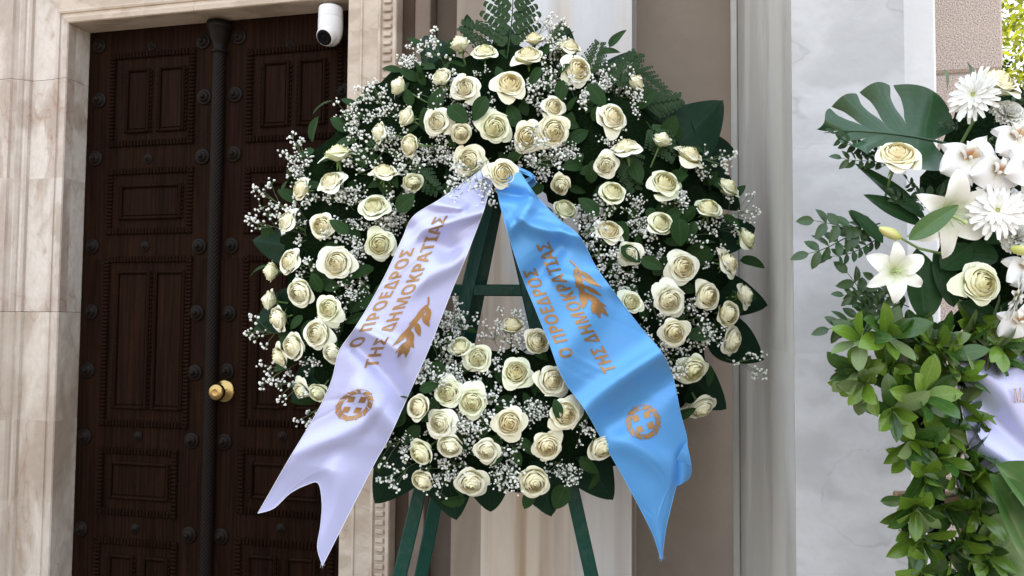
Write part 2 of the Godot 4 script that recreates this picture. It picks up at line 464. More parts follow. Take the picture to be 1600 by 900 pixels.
func build_frame(xl: float, xr: float, yt: float) -> void:
	var fr := thing("door_frame", "moulded veined beige marble frame around the dark wooden door", "door frame", Transform3D(Basis.IDENTITY, Vector3((xl + xr) / 2, 0, 0)))
	var back := -0.14
	var prof := PackedVector2Array([Vector2(0, back), Vector2(0, 0.048), Vector2(0.004, 0.054), Vector2(0.026, 0.058), Vector2(0.032, 0.056), Vector2(0.034, 0.046), Vector2(0.050, 0.046), Vector2(0.053, 0.053), Vector2(0.062, 0.056), Vector2(0.071, 0.053), Vector2(0.074, 0.044), Vector2(0.218, 0.040), Vector2(0.222, 0.054), Vector2(0.232, 0.062), Vector2(0.246, 0.062), Vector2(0.250, 0.070), Vector2(0.262, 0.082), Vector2(0.284, 0.092), Vector2(0.290, 0.104), Vector2(0.312, 0.106), Vector2(0.318, 0.098), Vector2(0.60, 0.098), Vector2(0.60, back)])
	var cuts: Array[float] = [0.0, on_wall(60, 487, 0.06).y, on_wall(60, 124, 0.06).y, 9.0]
	var mats := [M.warm_b, M.warm, M.warm_c]
	for k in 3:
		var s := Sheet.new()
		var a := cuts[k] + (0.0011 if k else 0.0)
		var b := cuts[k + 1] - 0.0011
		s.prism(prof, 0.0, 1.0, func(p: Vector2, h: float) -> Vector3: return Vector3(xl - p.x, a if h == 0.0 else minf(b, yt + p.x - 0.0008), p.y))
		put_at(fr, "jamb_block", s.mesh(), [M.warm_b, M.warm, M.warm][k], Transform3D.IDENTITY)
	for k in 2:
		var s := Sheet.new()
		var mid := xl + (xr - xl) * 0.47
		s.prism(prof, 0.0, 1.0, func(p: Vector2, h: float) -> Vector3:
			return Vector3((xl - p.x if h == 0.0 else mid - 0.0008) if k == 0 else (mid + 0.0008 if h == 0.0 else xr + minf(p.x, 0.26)), yt + p.x, p.y))
		put_at(fr, "lintel_block", s.mesh(), M.warm_c, Transform3D.IDENTITY)
	# right jamb: fascia, bead, fascia and a band of little flutes
	var pr := PackedVector2Array([Vector2(0, back), Vector2(0, 0.044), Vector2(0.006, 0.050), Vector2(0.066, 0.050), Vector2(0.068, 0.064), Vector2(0.074, 0.072), Vector2(0.082, 0.074), Vector2(0.086, 0.068), Vector2(0.160, 0.066), Vector2(0.163, 0.076), Vector2(0.174, 0.080), Vector2(0.180, 0.070), Vector2(0.232, 0.070), Vector2(0.236, 0.082), Vector2(0.250, 0.084), Vector2(0.254, 0.078), Vector2(0.254, back)])
	var rc: Array[float] = [0.0, 1.02, 2.05, 9.0]
	for k in 3:
		var s := Sheet.new()
		var a := rc[k] + (0.0011 if k else 0.0)
		var b := rc[k + 1] - 0.0011
		s.prism(pr, 0.0, 1.0, func(p: Vector2, h: float) -> Vector3: return Vector3(xr + p.x, a if h == 0.0 else minf(b, yt + p.x - 0.0012), p.y))
		put_at(fr, "jamb_block", s.mesh(), M.warm_c if k != 1 else M.warm_b, Transform3D.IDENTITY)
	var fl := Sheet.new()
	var y := 0.3
	while y < yt + 0.15:
		var r := 0.5 + 0.5 * sin(y * 31.0)
		fl.box(Vector3(xr + 0.186, y, 0.0705), Vector3(xr + 0.226, y + 0.022 + 0.004 * r, 0.081), 0.007)
		y += 0.0385
	tag(put_at(fr, "carved_band", fl.mesh(), M.warm_c, Transform3D.IDENTITY), "row of small carved flutes running up the right jamb")

func build_door() -> void:
	var z := -0.09
	var x0 := wx(93, 0.05) + 0.001
	var x1 := wx(536, 0.05) - 0.001
	var xm := on_wall(336, 450, z).x
	var top := on_wall(143, 55, z).y + 0.04
	var door := thing("double_door", "dark brown carved wooden double door with rows of round studs", "door", Transform3D(Basis.IDENTITY, Vector3(xm, 0, z)))
	var stud := Sheet.new()
	stud.lathe(PackedVector2Array([Vector2(0.041, 0.0), Vector2(0.041, 0.005), Vector2(0.037, 0.009), Vector2(0.030, 0.008), Vector2(0.028, 0.011), Vector2(0.024, 0.018), Vector2(0.016, 0.021), Vector2(0.013, 0.021), Vector2(0.012, 0.027), Vector2(0.008, 0.032), Vector2(0.0, 0.034)]), 20, Transform3D(Basis(Vector3.RIGHT, PI / 2), Vector3.ZERO))
	var stud_mesh := stud.mesh()
	var rows := [[72, 156, 318, 374, 58], [157, 156, 320, 368, 148], [248, 150, 317, 366, 241], [385, 145, 312, 362, 384], [487, 143, 308, 358, 490], [578, 138, 305, 355, 580], [682, 133, 300, 351, 690], [826, 127, 296, 346, 838]]
	var panels := [
		[[172, 305, 80, 228, [198, 235, 248, 290], 106, 207], [168, 302, 262, 366, [188, 284], 288, 343], [160, 298, 400, 668, [180, 233, 240, 288], 423, 640], [153, 278, 700, 807, [172, 265], 722, 781], [146, 276, 842, 1020, [168, 208, 222, 262], 868, 1000]],
		[[386, 536, 72, 220, [410, 453, 467, 510], 94, 197], [382, 532, 258, 364, [405, 506], 283, 340], [378, 530, 398, 668, [400, 447, 461, 505], 420, 640], [372, 526, 702, 808, [392, 502], 724, 782], [366, 522, 844, 1020, [386, 432, 446, 494], 870, 1000]]]
	for k in 2:
		var s := Sheet.new()
		s.box(Vector3(x0 if k == 0 else xm + 0.002, 0.01, z - 0.06), Vector3(xm - 0.002 if k == 0 else x1, top, z), 0.003)
		var leaf := put_at(door, "door_leaf", s.mesh(), M.wood, Transform3D.IDENTITY)
		var back := leaf.transform.affine_inverse() * door.transform.affine_inverse()
		for p: Array in panels[k]:
			var m: float = (p[2] + p[3]) * 0.5
			var c: float = (p[0] + p[1]) * 0.5
			var bx0 := on_wall(p[0], m, z).x
			var bx1 := on_wall(p[1], m, z).x
			var by0 := on_wall(c, p[3], z).y
			var by1 := on_wall(c, p[2], z).y
			# a carved border of little tongues round a raised field
			var t := Sheet.new()
			var w := 0.034
			for side in 4:
				var along := bx1 - bx0 if side < 2 else by1 - by0
				var n := int(along / 0.019)
				for i in n:
					var o := along / n * i
					var d := along / n
					var lo: Vector3
					var hi: Vector3
					if side < 2:
						var yy := by0 if side == 0 else by1 - w
						lo = Vector3(bx0 + o + 0.002, yy, z - 0.001); hi = Vector3(bx0 + o + d - 0.002, yy + w, z + 0.014)
					else:
						var xx := bx0 if side == 2 else bx1 - w
						lo = Vector3(xx, by0 + o + 0.002, z - 0.001); hi = Vector3(xx + w, by0 + o + d - 0.002, z + 0.014)
					t.box(lo, hi, 0.005)
			put(leaf, "carved_border", t.mesh(), M.wood, back)
			for i in range(0, p[4].size(), 2):
				var ix0 := on_wall(p[4][i], m, z).x
				var ix1 := on_wall(p[4][i + 1], m, z).x
				var iy0 := on_wall(c, p[6], z).y
				var iy1 := on_wall(c, p[5], z).y
				var f := Sheet.new()
				var e := 0.016
				f.box(Vector3(ix0, iy0, z - 0.001), Vector3(ix0 + e, iy1, z + 0.016), 0.006)
				f.box(Vector3(ix1 - e, iy0, z - 0.001), Vector3(ix1, iy1, z + 0.016), 0.006)
				f.box(Vector3(ix0 + e, iy0, z - 0.001), Vector3(ix1 - e, iy0 + e, z + 0.015), 0.006)
				f.box(Vector3(ix0 + e, iy1 - e, z - 0.001), Vector3(ix1 - e, iy1, z + 0.015), 0.006)
				f.box(Vector3(ix0 + e + 0.006, iy0 + e + 0.006, z - 0.001), Vector3(ix1 - e - 0.006, iy1 - e - 0.006, z + 0.006), 0.004)
				var bd := int((iy1 - iy0) / 0.022)
				for b in bd:
					for xx: float in [ix0 - 0.006, ix1 + 0.006]:
						f.box(Vector3(xx - 0.005, iy0 + b * 0.022 + 0.003, z - 0.001), Vector3(xx + 0.005, iy0 + b * 0.022 + 0.019, z + 0.009), 0.003)
				put(leaf, "panel", f.mesh(), M.wood, back)
		for r: Array in rows:
			var at: Array[Vector3] = []
			if k == 0: at = [on_wall(r[1], r[0], z), on_wall(r[2], r[0] + (r[0] - 390) * 0.022, z)]
			else: at = [on_wall(r[3], r[4], z), on_wall(537, r[4] + (r[4] - 390) * 0.02, z)]
			for a in at: put(leaf, "stud", stud_mesh, M.iron, back * Transform3D(Basis.IDENTITY, a))
			if r[0] in [72, 248, 385, 682, 826]:
				put(leaf, "stud", stud_mesh, M.iron, back * Transform3D(Basis.IDENTITY.scaled(Vector3(0.62, 0.62, 0.62)), on_wall(c_of(k, r[0]), r[0], z)))
		if k == 1:
			var kn := Sheet.new()
			kn.lathe(PackedVector2Array([Vector2(0.055, 0.0), Vector2(0.057, 0.006), Vector2(0.05, 0.011), Vector2(0.04, 0.012), Vector2(0.036, 0.02), Vector2(0.02, 0.024), Vector2(0.019, 0.04), Vector2(0.034, 0.046), Vector2(0.041, 0.056), Vector2(0.041, 0.07), Vector2(0.034, 0.080), Vector2(0.016, 0.083), Vector2(0.014, 0.080), Vector2(0.0, 0.081)]), 32, Transform3D(Basis(Vector3.RIGHT, PI / 2), Vector3.ZERO))
			tag(put(leaf, "knob", kn.mesh(), M.brass, back * Transform3D(Basis.IDENTITY, on_wall(351, 611, z))), "round polished brass door knob")
	# the astragal: a slim column, its shaft cut in a lozenge pattern
	var sh := Sheet.new()
	sh.grid(64, 900, func(u: float, w: float) -> Vector3:
		var a := u * TAU
		var h := w * (top - 0.17)
		var r := 0.031 + 0.0022 * (absf(sin(a * 6.0 + h * 150.0)) + absf(sin(a * 6.0 - h * 150.0)) - 1.0)
		return Vector3(xm + cos(a) * r, h + 0.01, z + 0.012 + sin(a) * r))
	put_at(door, "centre_column", sh.mesh(), M.iron, Transform3D.IDENTITY)
	var cp := Sheet.new()
	cp.lathe(PackedVector2Array([Vector2(0.034, 0.0), Vector2(0.046, 0.008), Vector2(0.034, 0.018), Vector2(0.036, 0.05), Vector2(0.052, 0.085), Vector2(0.05, 0.095), Vector2(0.062, 0.125), Vector2(0.066, 0.13), Vector2(0.066, 0.157), Vector2(0.0, 0.158)]), 20)
	put_at(door, "column_capital", cp.mesh(), M.iron, Transform3D(Basis.IDENTITY, Vector3(xm, top - 0.2, z + 0.012)))

func c_of(k: int, py: float) -> float:
	return (238.0 if k == 0 else 454.0) - (py - 72.0) * (0.036 if k == 0 else 0.02)

func build_camera() -> void:
	var at := on_wall(517, 13, 0.0)
	var cam := thing("security_camera", "white dome security camera mounted under the marble lintel", "camera", Transform3D(Basis.IDENTITY, at))
	var s := Sheet.new()
	s.lathe(PackedVector2Array([Vector2(0.0, 0.003), Vector2(0.05, 0.002), Vector2(0.053, -0.004), Vector2(0.054, -0.045), Vector2(0.052, -0.047), Vector2(0.052, -0.050), Vector2(0.0545, -0.052), Vector2(0.0545, -0.090), Vector2(0.052, -0.118), Vector2(0.046, -0.138), Vector2(0.036, -0.155), Vector2(0.022, -0.166), Vector2(0.0, -0.170)]), 40)
	put(cam, "housing", s.mesh(), M.white_plastic)
	cam.scale = Vector3.ONE * 1.07
	var d := Vector3(-0.10, -0.62, 0.78).normalized()
	var x := Transform3D(aim(d, Vector3.UP), Vector3(0, -0.112, 0) + d * 0.014)
	var b := Sheet.new()
	b.lathe(PackedVector2Array([Vector2(0.047, 0.0), Vector2(0.044, 0.028), Vector2(0.038, 0.043), Vector2(0.036, 0.046), Vector2(0.034, 0.045)]), 32)
	put(cam, "eyeball", b.mesh(), M.white_plastic, x)
	var l := Sheet.new()
	l.lathe(PackedVector2Array([Vector2(0.0345, 0.044), Vector2(0.033, 0.049), Vector2(0.022, 0.051), Vector2(0.020, 0.046), Vector2(0.014, 0.047), Vector2(0.0, 0.050)]), 28)
	put(cam, "lens", l.mesh(), M.dark_glass, x)
	var p := Sheet.new()
	p.lathe(PackedVector2Array([Vector2(0.02, 0.0), Vector2(0.02, 0.20), Vector2(0.0, 0.20)]), 16)
	put(cam, "mount", p.mesh(), M.grey_plastic)

# ================================================================ flowers and leaves
func make_plant_materials() -> void:
	M.petal = paint(Color.WHITE, 0.55, true)
	M.petal.backlight_enabled = true; M.petal.backlight = Color(0.3, 0.3, 0.3)
	M.petal_b = M.petal.duplicate(); M.petal_b.albedo_color = Color(0.985, 1.0, 0.965)
	M.petal_c = M.petal.duplicate(); M.petal_c.albedo_color = Color(1.0, 0.99, 0.965)
	M.petal.rim_enabled = true; M.petal.rim = 0.25
	M.lily = paint(Color.WHITE, 0.45, true)
	M.lily.backlight_enabled = true; M.lily.backlight = Color(0.45, 0.45, 0.45)
	M.breath = paint(lin(0.86, 0.86, 0.84), 0.7, true)
	M.breath.backlight_enabled = true; M.breath.backlight = Color(0.3, 0.3, 0.3)
	M.green = paint(Color.WHITE, 0.5, true)
	M.rose_leaf = leaf_mat(lin(0.016, 0.043, 0.011), lin(0.04, 0.08, 0.026), 9, 0.22, 0.48, 0.25)
	M.dark_leaf = leaf_mat(lin(0.007, 0.024, 0.012), lin(0.017, 0.042, 0.021), 30, 1.4, 0.42, 0.12)
	M.fern = leaf_mat(lin(0.030, 0.062, 0.028), lin(0.05, 0.085, 0.035), 4, 0.1, 0.5, 0.3)
	M.bright = leaf_mat(lin(0.115, 0.215, 0.02), lin(0.20, 0.31, 0.055), 7, 0.3, 0.26, 0.45)
	M.twig = leaf_mat(lin(0.028, 0.068, 0.018), lin(0.06, 0.11, 0.035), 5, 0.2, 0.4, 0.3)
	M.deep = leaf_mat(lin(0.035, 0.092, 0.014), lin(0.09, 0.16, 0.035), 7, 0.3, 0.24, 0.35)
	M.bright_b = leaf_mat(lin(0.16, 0.235, 0.085), lin(0.23, 0.30, 0.12), 7, 0.3, 0.45, 0.45)
	M.monstera = leaf_mat(lin(0.017, 0.060, 0.023), lin(0.05, 0.115, 0.045), 16, 0.5, 0.28, 0.25)
	M.monstera_b = leaf_mat(lin(0.125, 0.205, 0.06), lin(0.22, 0.32, 0.12), 14, 0.5, 0.35, 0.45)
	M.lily_leaf = leaf_mat(lin(0.018, 0.050, 0.018), lin(0.045, 0.09, 0.03), 3, 3.0, 0.3, 0.2)
	M.lily_leaf_b = leaf_mat(lin(0.055, 0.13, 0.03), lin(0.10, 0.19, 0.05), 3, 3.0, 0.33, 0.4)
	for k: String in ["rose_leaf", "dark_leaf", "fern", "lily_leaf"]: M[k].metallic_specular = 0.22
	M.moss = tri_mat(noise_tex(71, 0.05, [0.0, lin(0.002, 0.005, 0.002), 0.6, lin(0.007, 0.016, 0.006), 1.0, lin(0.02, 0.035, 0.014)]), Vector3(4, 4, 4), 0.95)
	M.moss.metallic_specular = 0.05

# one rose petal: swells from the base, leans in over the heart, and its rim turns out; guard petals flare instead
func petal(s: Sheet, phi: float, bulge: float, rim: float, H: float, W: float, curl: float, seed_: float, c0: Color, c1: Color, nu := 10, nv := 10) -> void:
	s.grid(nu, nv, func(u: float, v: float) -> Vector3:
		var a := u * 2.0 - 1.0
		var a2 := a * a
		var w := W * (0.42 + 0.58 * sin(minf(v * 1.25, 1.0) * PI / 2))
		var t := v * (1.0 - 0.17 * a2 * a2 - 0.05 * a2) * (1.0 + 0.025 * sin(a * 4.0 + seed_))
		var ang := phi + a * w
		var r := lerpf(0.12, bulge, sin(minf(t / 0.8, 1.0) * PI / 2))
		if t > 0.68: r = lerpf(r, rim, smoothstep(0.68, 1.0, t))
		r += 0.045 * a
		var k := maxf(0.0, (t - 0.72) / 0.28)
		var wob := 1.0 + 0.6 * sin(a * 2.6 + seed_ * 3.7)
		r += curl * k * k * wob + curl * 0.5 * a2 * a2 * v + 0.05 * maxf(0.0, 1.0 - absf(a) * 2.5) * k * k * curl * 3.0
		var y := H * (1.0 - pow(maxf(1.0 - t, 0.0), 1.25)) - curl * 0.7 * k * k * k * wob
		r += 0.014 * sin(a * 6.0 + seed_ * 5.0) * v * v
		y += 0.02 * sin(a * 5.0 + seed_ * 9.0) * v * v
		return Vector3(cos(ang) * r, y, sin(ang) * r), func(_u: float, v: float) -> Color:
		return c0.lerp(c1, smoothstep(0.66, 0.97, v)))

# seven roses from a tight cup to wide open; each {heart, petals, calyx, stem}
func make_rose_shapes() -> Array:
	var out := []
	var g := RandomNumberGenerator.new()
	g.seed = 501
	for k in 14:
		var o: float = [0.0, 0.2, 0.4, 0.55, 0.7, 0.85, 1.0][k % 7]
		var warm: float = [0.1, 0.25, 0.4, 0.55, 0.8, 1.0, 0.75, 0.3, 0.0, 0.8, 0.3, 0.5, 0.7, 1.0][k]
		var deep := Color(0.88, 0.80, 0.42).lerp(Color(0.90, 0.70, 0.26), warm)
		var inner := Color(0.91, 0.885, 0.66).lerp(Color(0.92, 0.84, 0.50), warm)
		var mid := Color(0.88, 0.87, 0.70)
		var pale := Color(0.885, 0.885, 0.775)
		var heart := Sheet.new()
		var phase := g.randf() * TAU
		for l in 6:
			var n: int = [2, 3, 3, 4, 5, 5][l]
			var f := 0.86 + 0.22 * o
			var rim: float = [0.03, 0.11, 0.205, 0.31, 0.425, 0.55][l] * f * g.randf_range(0.92, 1.08)
			var H: float = [1.0, 0.985, 0.945, 0.885, 0.81, 0.73][l] * (1.12 - 0.16 * o)
			var W: float = [1.9, 1.45, 1.35, 1.15, 0.98, 0.98][l]
			var cu: float = [0.0, 0.012, 0.02, 0.03, 0.05, 0.08][l] * (0.5 + 0.9 * o)
			for i in n:
				petal(heart, phase + TAU * i / n + l * 1.1 + g.randf_range(-0.2, 0.2), rim + 0.12 * f, rim * g.randf_range(0.93, 1.07), H * g.randf_range(0.97, 1.03), W, cu, g.randf() * 6.0, deep.lerp(mid, l / 9.0), inner.lerp(mid, l / 5.0))
		var pet := []
		for l in 2:
			var n: int = [5, 4][l]
			for i in n:
				var s := Sheet.new()
				var rim: float = [0.70, 0.80][l] * (0.80 + 0.24 * o) * g.randf_range(0.94, 1.06)
				var H: float = [0.66, 0.56][l] * (1.22 - 0.26 * o) * g.randf_range(0.92, 1.06)
				var W: float = [1.0, 0.98][l] * g.randf_range(0.9, 1.1)
				var cu: float = [0.10, 0.20][l] * (0.3 + 0.9 * o) * g.randf_range(0.7, 1.4)
				if l == 1 and i < 2: cu *= 1.4; H *= 0.82
				petal(s, phase + TAU * (i + 0.5 * l) / n + 0.4 + g.randf_range(-0.18, 0.18), rim * 0.93, rim, H, W, cu, g.randf() * 6.0, Color(0.66, 0.68, 0.40).lerp(mid, 0.3), pale.lerp(mid, g.randf() * 0.7), 10, 9)
				pet.append(s.mesh())
		var ca := Sheet.new()
		ca.lathe(PackedVector2Array([Vector2(0.0, -0.16), Vector2(0.10, -0.14), Vector2(0.15, -0.05), Vector2(0.22, 0.02), Vector2(0.26, 0.08)]), 10, Transform3D.IDENTITY, Color(0.09, 0.16, 0.04))
		for i in 5:
			var ph := TAU * i / 5 + 0.3
			var dr := g.randf_range(-0.5, 0.35)
			ca.grid(3, 6, func(u: float, v: float) -> Vector3:
				var wv := 0.11 * (1.0 - v) * (u * 2 - 1)
				var r := 0.2 + 0.42 * v
				return Vector3(cos(ph) * r - sin(ph) * wv, 0.02 + dr * v + 0.25 * v * (1.0 - v), sin(ph) * r + cos(ph) * wv), func(_u: float, _v: float) -> Color: return Color(0.10, 0.18, 0.05))
		var stem := Sheet.new()
		stem.tube(PackedVector3Array([Vector3(0, -0.1, 0), Vector3(0.03, -0.9, 0.02), Vector3(-0.02, -2.4, 0.05)]), 0.07, 0.06, 6, Color(0.12, 0.21, 0.06))
		out.append({"heart": heart.mesh(), "petals": pet, "calyx": ca.mesh(), "stem": stem.mesh()})
	return out

func make_rose(parent: Node3D, shape: Dictionary, at: Vector3, d: Vector3, radius: float, roll: float, with_stem := true) -> Node3D:
	var b := aim(d, Vector3(0.2, 0.1, 1.0)) * Basis(Vector3.UP, roll)
	var o := holder(parent, "rose", Transform3D(b.scaled_local(Vector3.ONE * radius), at - d.normalized() * radius * 0.55))
	var m: Material = [M.petal, M.petal_b, M.petal_c, M.petal][int(absf(at.x * 977.0 + at.y * 631.0)) % 4]
	put(o, "rose_heart", shape.heart, m)
	for p: Mesh in shape.petals: put(o, "petal", p, m)
	put(o, "calyx", shape.calyx, M.green)
	if with_stem: put(o, "stem", shape.stem, M.green)
	return o

# a leaf along +y, its upper face to +z
func leaf_shape(len_: float, wide: float, p: float, fold: float, droop: float, wave: float, seed_: float, nu := 4, nv := 8, tint := Color.WHITE, tip := 1.0) -> ArrayMesh:
	var s := Sheet.new()
	leaf_into(s, Transform3D.IDENTITY, len_, wide, p, fold, droop, wave, seed_, nu, nv, tint, tip)
	return s.mesh()

func leaf_into(s: Sheet, x: Transform3D, len_: float, wide: float, p: float, fold: float, droop: float, wave: float, seed_: float, nu := 4, nv := 8, tint := Color.WHITE, tip := 1.0) -> void:
	s.grid(nu, nv, func(u: float, v: float) -> Vector3:
		var a := u * 2.0 - 1.0
		var w := wide * 0.5 * pow(maxf(sin(PI * pow(v, p)), 0.0), 0.75 * tip) + 0.0002
		var z := fold * absf(a) * w - droop * v * v * len_ + wave * len_ * sin(v * 9.0 + seed_ + a * 1.5) * absf(a)
		return x * Vector3(a * w, len_ * v - droop * 0.3 * v * v * v * len_, z), func(_u: float, _v: float) -> Color: return tint)

# a spray of baby's breath: hair-thin branching stems with lumpy little blooms
func breath_shape(seed_: int, n_br: int) -> ArrayMesh:
	var g := RandomNumberGenerator.new()
	g.seed = seed_
	var s := Sheet.new()
	var st := Color(0.16, 0.22, 0.10)
	s.tube(PackedVector3Array([Vector3.ZERO, Vector3(0.002, 0.03, 0.0), Vector3(0, 0.06, 0.001)]), 0.0008, 0.0006, 3, st)
	for b in n_br:
		var y := g.randf_range(0.01, 0.06)
		var d := Vector3(g.randf_range(-1, 1), g.randf_range(0.35, 1.3), g.randf_range(-1, 1)).normalized()
		var e := Vector3(0, y, 0) + d * g.randf_range(0.03, 0.062)
		s.tube(PackedVector3Array([Vector3(0, y, 0), Vector3(0, y, 0).lerp(e, 0.5) + Vector3(0, 0.003, 0), e]), 0.0008, 0.0006, 3, st)
		for k in g.randi_range(4, 8):
			var q := e + Vector3(g.randf_range(-1, 1), g.randf_range(-0.5, 1.2), g.randf_range(-1, 1)) * 0.014
			s.tube(PackedVector3Array([e, q]), 0.0006, 0.0004, 3, st)
			s.bead(q, g.randf_range(0.0024, 0.0046), Color(0.95, 0.96, 0.93), g)
	return s.mesh()

# a fern frond of length 1 along +y
func fern_shape(seed_: int, bend: float) -> ArrayMesh:
	var g := RandomNumberGenerator.new()
	g.seed = seed_
	var s := Sheet.new()
	var spine := func(t: float) -> Vector3: return Vector3(0.05 * sin(t * 2.5), t, -bend * t * t)
	var pts := PackedVector3Array()
	for k in 9: pts.append(spine.call(k / 8.0))
	s.tube(pts, 0.010, 0.003, 4, Color(1.3, 1.2, 0.7))
	var n := 7
	for i in n:
		var t := 0.16 + 0.82 * i / n
		var len_ := 0.40 * pow(1.0 - t, 0.65) + 0.05
		for sd: float in [-1.0, 1.0]:
			var p: Vector3 = spine.call(t + 0.012 * sd)
			var d := Vector3(sd * 0.86, 0.52, g.randf_range(-0.2, 0.12)).normalized()
			var m := maxi(4, int(len_ / 0.055))
			for k in m:
				var f := (k + 0.5) / m
				var q := p + d * len_ * f + Vector3(0, 0.02 * f * f, -0.12 * len_ * f * f)
				var ll := 0.115 * (1.0 - f * 0.7)
				for e: float in [-1.0, 1.0]:
					var ld := (d * 0.72 + Vector3(-sd * 0.5, 0.85, 0) * e * 0.62).normalized()
					leaf_into(s, Transform3D(aim(ld, Vector3(0, 0, 1)), q), ll, len_ / m * 1.05, 0.7, 0.1, 0.1, 0.0, 0.0, 2, 3)
			s.tube(PackedVector3Array([p, p + d * len_ * 0.9]), 0.004, 0.002, 3, Color(1.2, 1.15, 0.7))
	return s.mesh()

# a twig with leaflets in pairs, length 1 along +y
func pinnate_shape(seed_: int, pairs: int, ll: float, lw: float) -> ArrayMesh:
	var g := RandomNumberGenerator.new()
	g.seed = seed_
	var s := Sheet.new()
	var pts := PackedVector3Array()
	for k in 7: pts.append(Vector3(0.06 * sin(k * 0.7 + seed_), k / 6.0, -0.1 * pow(k / 6.0, 2)))
	s.tube(pts, 0.012, 0.005, 4, Color(1.0, 0.9, 0.6))
	for i in pairs + 1:
		var t := 0.14 + 0.82 * i / pairs
		var k := mini(int(t * 6), 5)
		var p := pts[k].lerp(pts[k + 1], clampf(t * 6 - k, 0, 1))
		for sd: float in ([-1.0, 1.0] if i < pairs else [0.0]):
			var d := Vector3(sd * g.randf_range(0.7, 1.0), g.randf_range(0.4, 0.8) + (1.0 if sd == 0 else 0.0), g.randf_range(-0.35, 0.35)).normalized()
			leaf_into(s, Transform3D(aim(d, Vector3(g.randf_range(-0.5, 0.5), g.randf_range(-0.4, 0.4), 1)), p), ll * g.randf_range(0.8, 1.15), lw, 0.85, 0.25, g.randf_range(0, 0.25), 0.0, 0.0, 4, 5, Color.WHITE * g.randf_range(0.8, 1.2))
	return s.mesh()

func lily_petal(wide: float, phi: float, open0: float, open1: float, seed_: float) -> ArrayMesh:
	var s := Sheet.new()
	var path := PackedVector2Array([Vector2(0.03, 0.0)])
	for k in 16:
		var a := lerpf(open0, open1, pow(k / 15.0, 1.5))
		path.append(path[k] + Vector2(cos(a), sin(a)) / 15.0)
	s.grid(8, 14, func(u: float, v: float) -> Vector3:
		var a := u * 2.0 - 1.0
		var k := mini(int(v * 15.0), 14)
		var p := path[k].lerp(path[k + 1], v * 15.0 - k)
		var w := wide * pow(maxf(sin(PI * pow(v * 0.96 + 0.04, 0.8)), 0.0), 0.8) * a
		var lift := 0.22 * absf(w) * (1.0 - v) + 0.03 * sin(v * 8.0 + seed_) * a * a + 0.02 * cos(v * 11.0 + seed_ * 2.0) * a - 0.05 * (1.0 - a * a) * wide
		return Vector3(cos(phi) * p.x - sin(phi) * w, p.y + lift, sin(phi) * p.x + cos(phi) * w), func(u: float, v: float) -> Color:
		var m := 1.0 - absf(u * 2.0 - 1.0)
		return Color(0.83, 0.83, 0.79).lerp(Color(0.60, 0.66, 0.36), clampf(pow(1.0 - v, 3.0) + 0.35 * pow(m, 5.0) * (1.0 - v), 0, 1)))
	return s.mesh()

func make_lily(parent: Node3D, at: Vector3, d: Vector3, radius: float, roll: float, openness: float, label: String) -> void:
	var o := holder(parent, "lily", Transform3D((aim(d, Vector3(0.1, 0.2, 1.0)) * Basis(Vector3.UP, roll)).scaled_local(Vector3.ONE * radius), at))
	tag(o, label)
	for i in 6:
		put(o, "petal", lily_petal(0.27 if i % 2 else 0.20, TAU * i / 6 + 0.05 * sin(i * 3.0), lerpf(1.25, 0.75, openness), lerpf(0.2, -1.3, openness) - 0.3 * sin(i * 2.1), i * 1.7), M.lily)
	var st := Sheet.new()
	st.tube(PackedVector3Array([Vector3.ZERO, Vector3(0.02, 0.3, 0.02), Vector3(0.05, 0.62, 0.0)]), 0.03, 0.022, 6, Color(0.45, 0.55, 0.22))
	st.bead(Vector3(0.05, 0.64, 0.0), 0.045, Color(0.42, 0.5, 0.22), rng)
	for i in 6:
		var a := TAU * i / 6 + 0.5
		st.tube(PackedVector3Array([Vector3.ZERO, Vector3(cos(a) * 0.1, 0.3, sin(a) * 0.1), Vector3(cos(a) * 0.2, 0.5, sin(a) * 0.2)]), 0.014, 0.01, 4, Color(0.55, 0.64, 0.35))
	put(o, "stamens", st.mesh(), M.green)

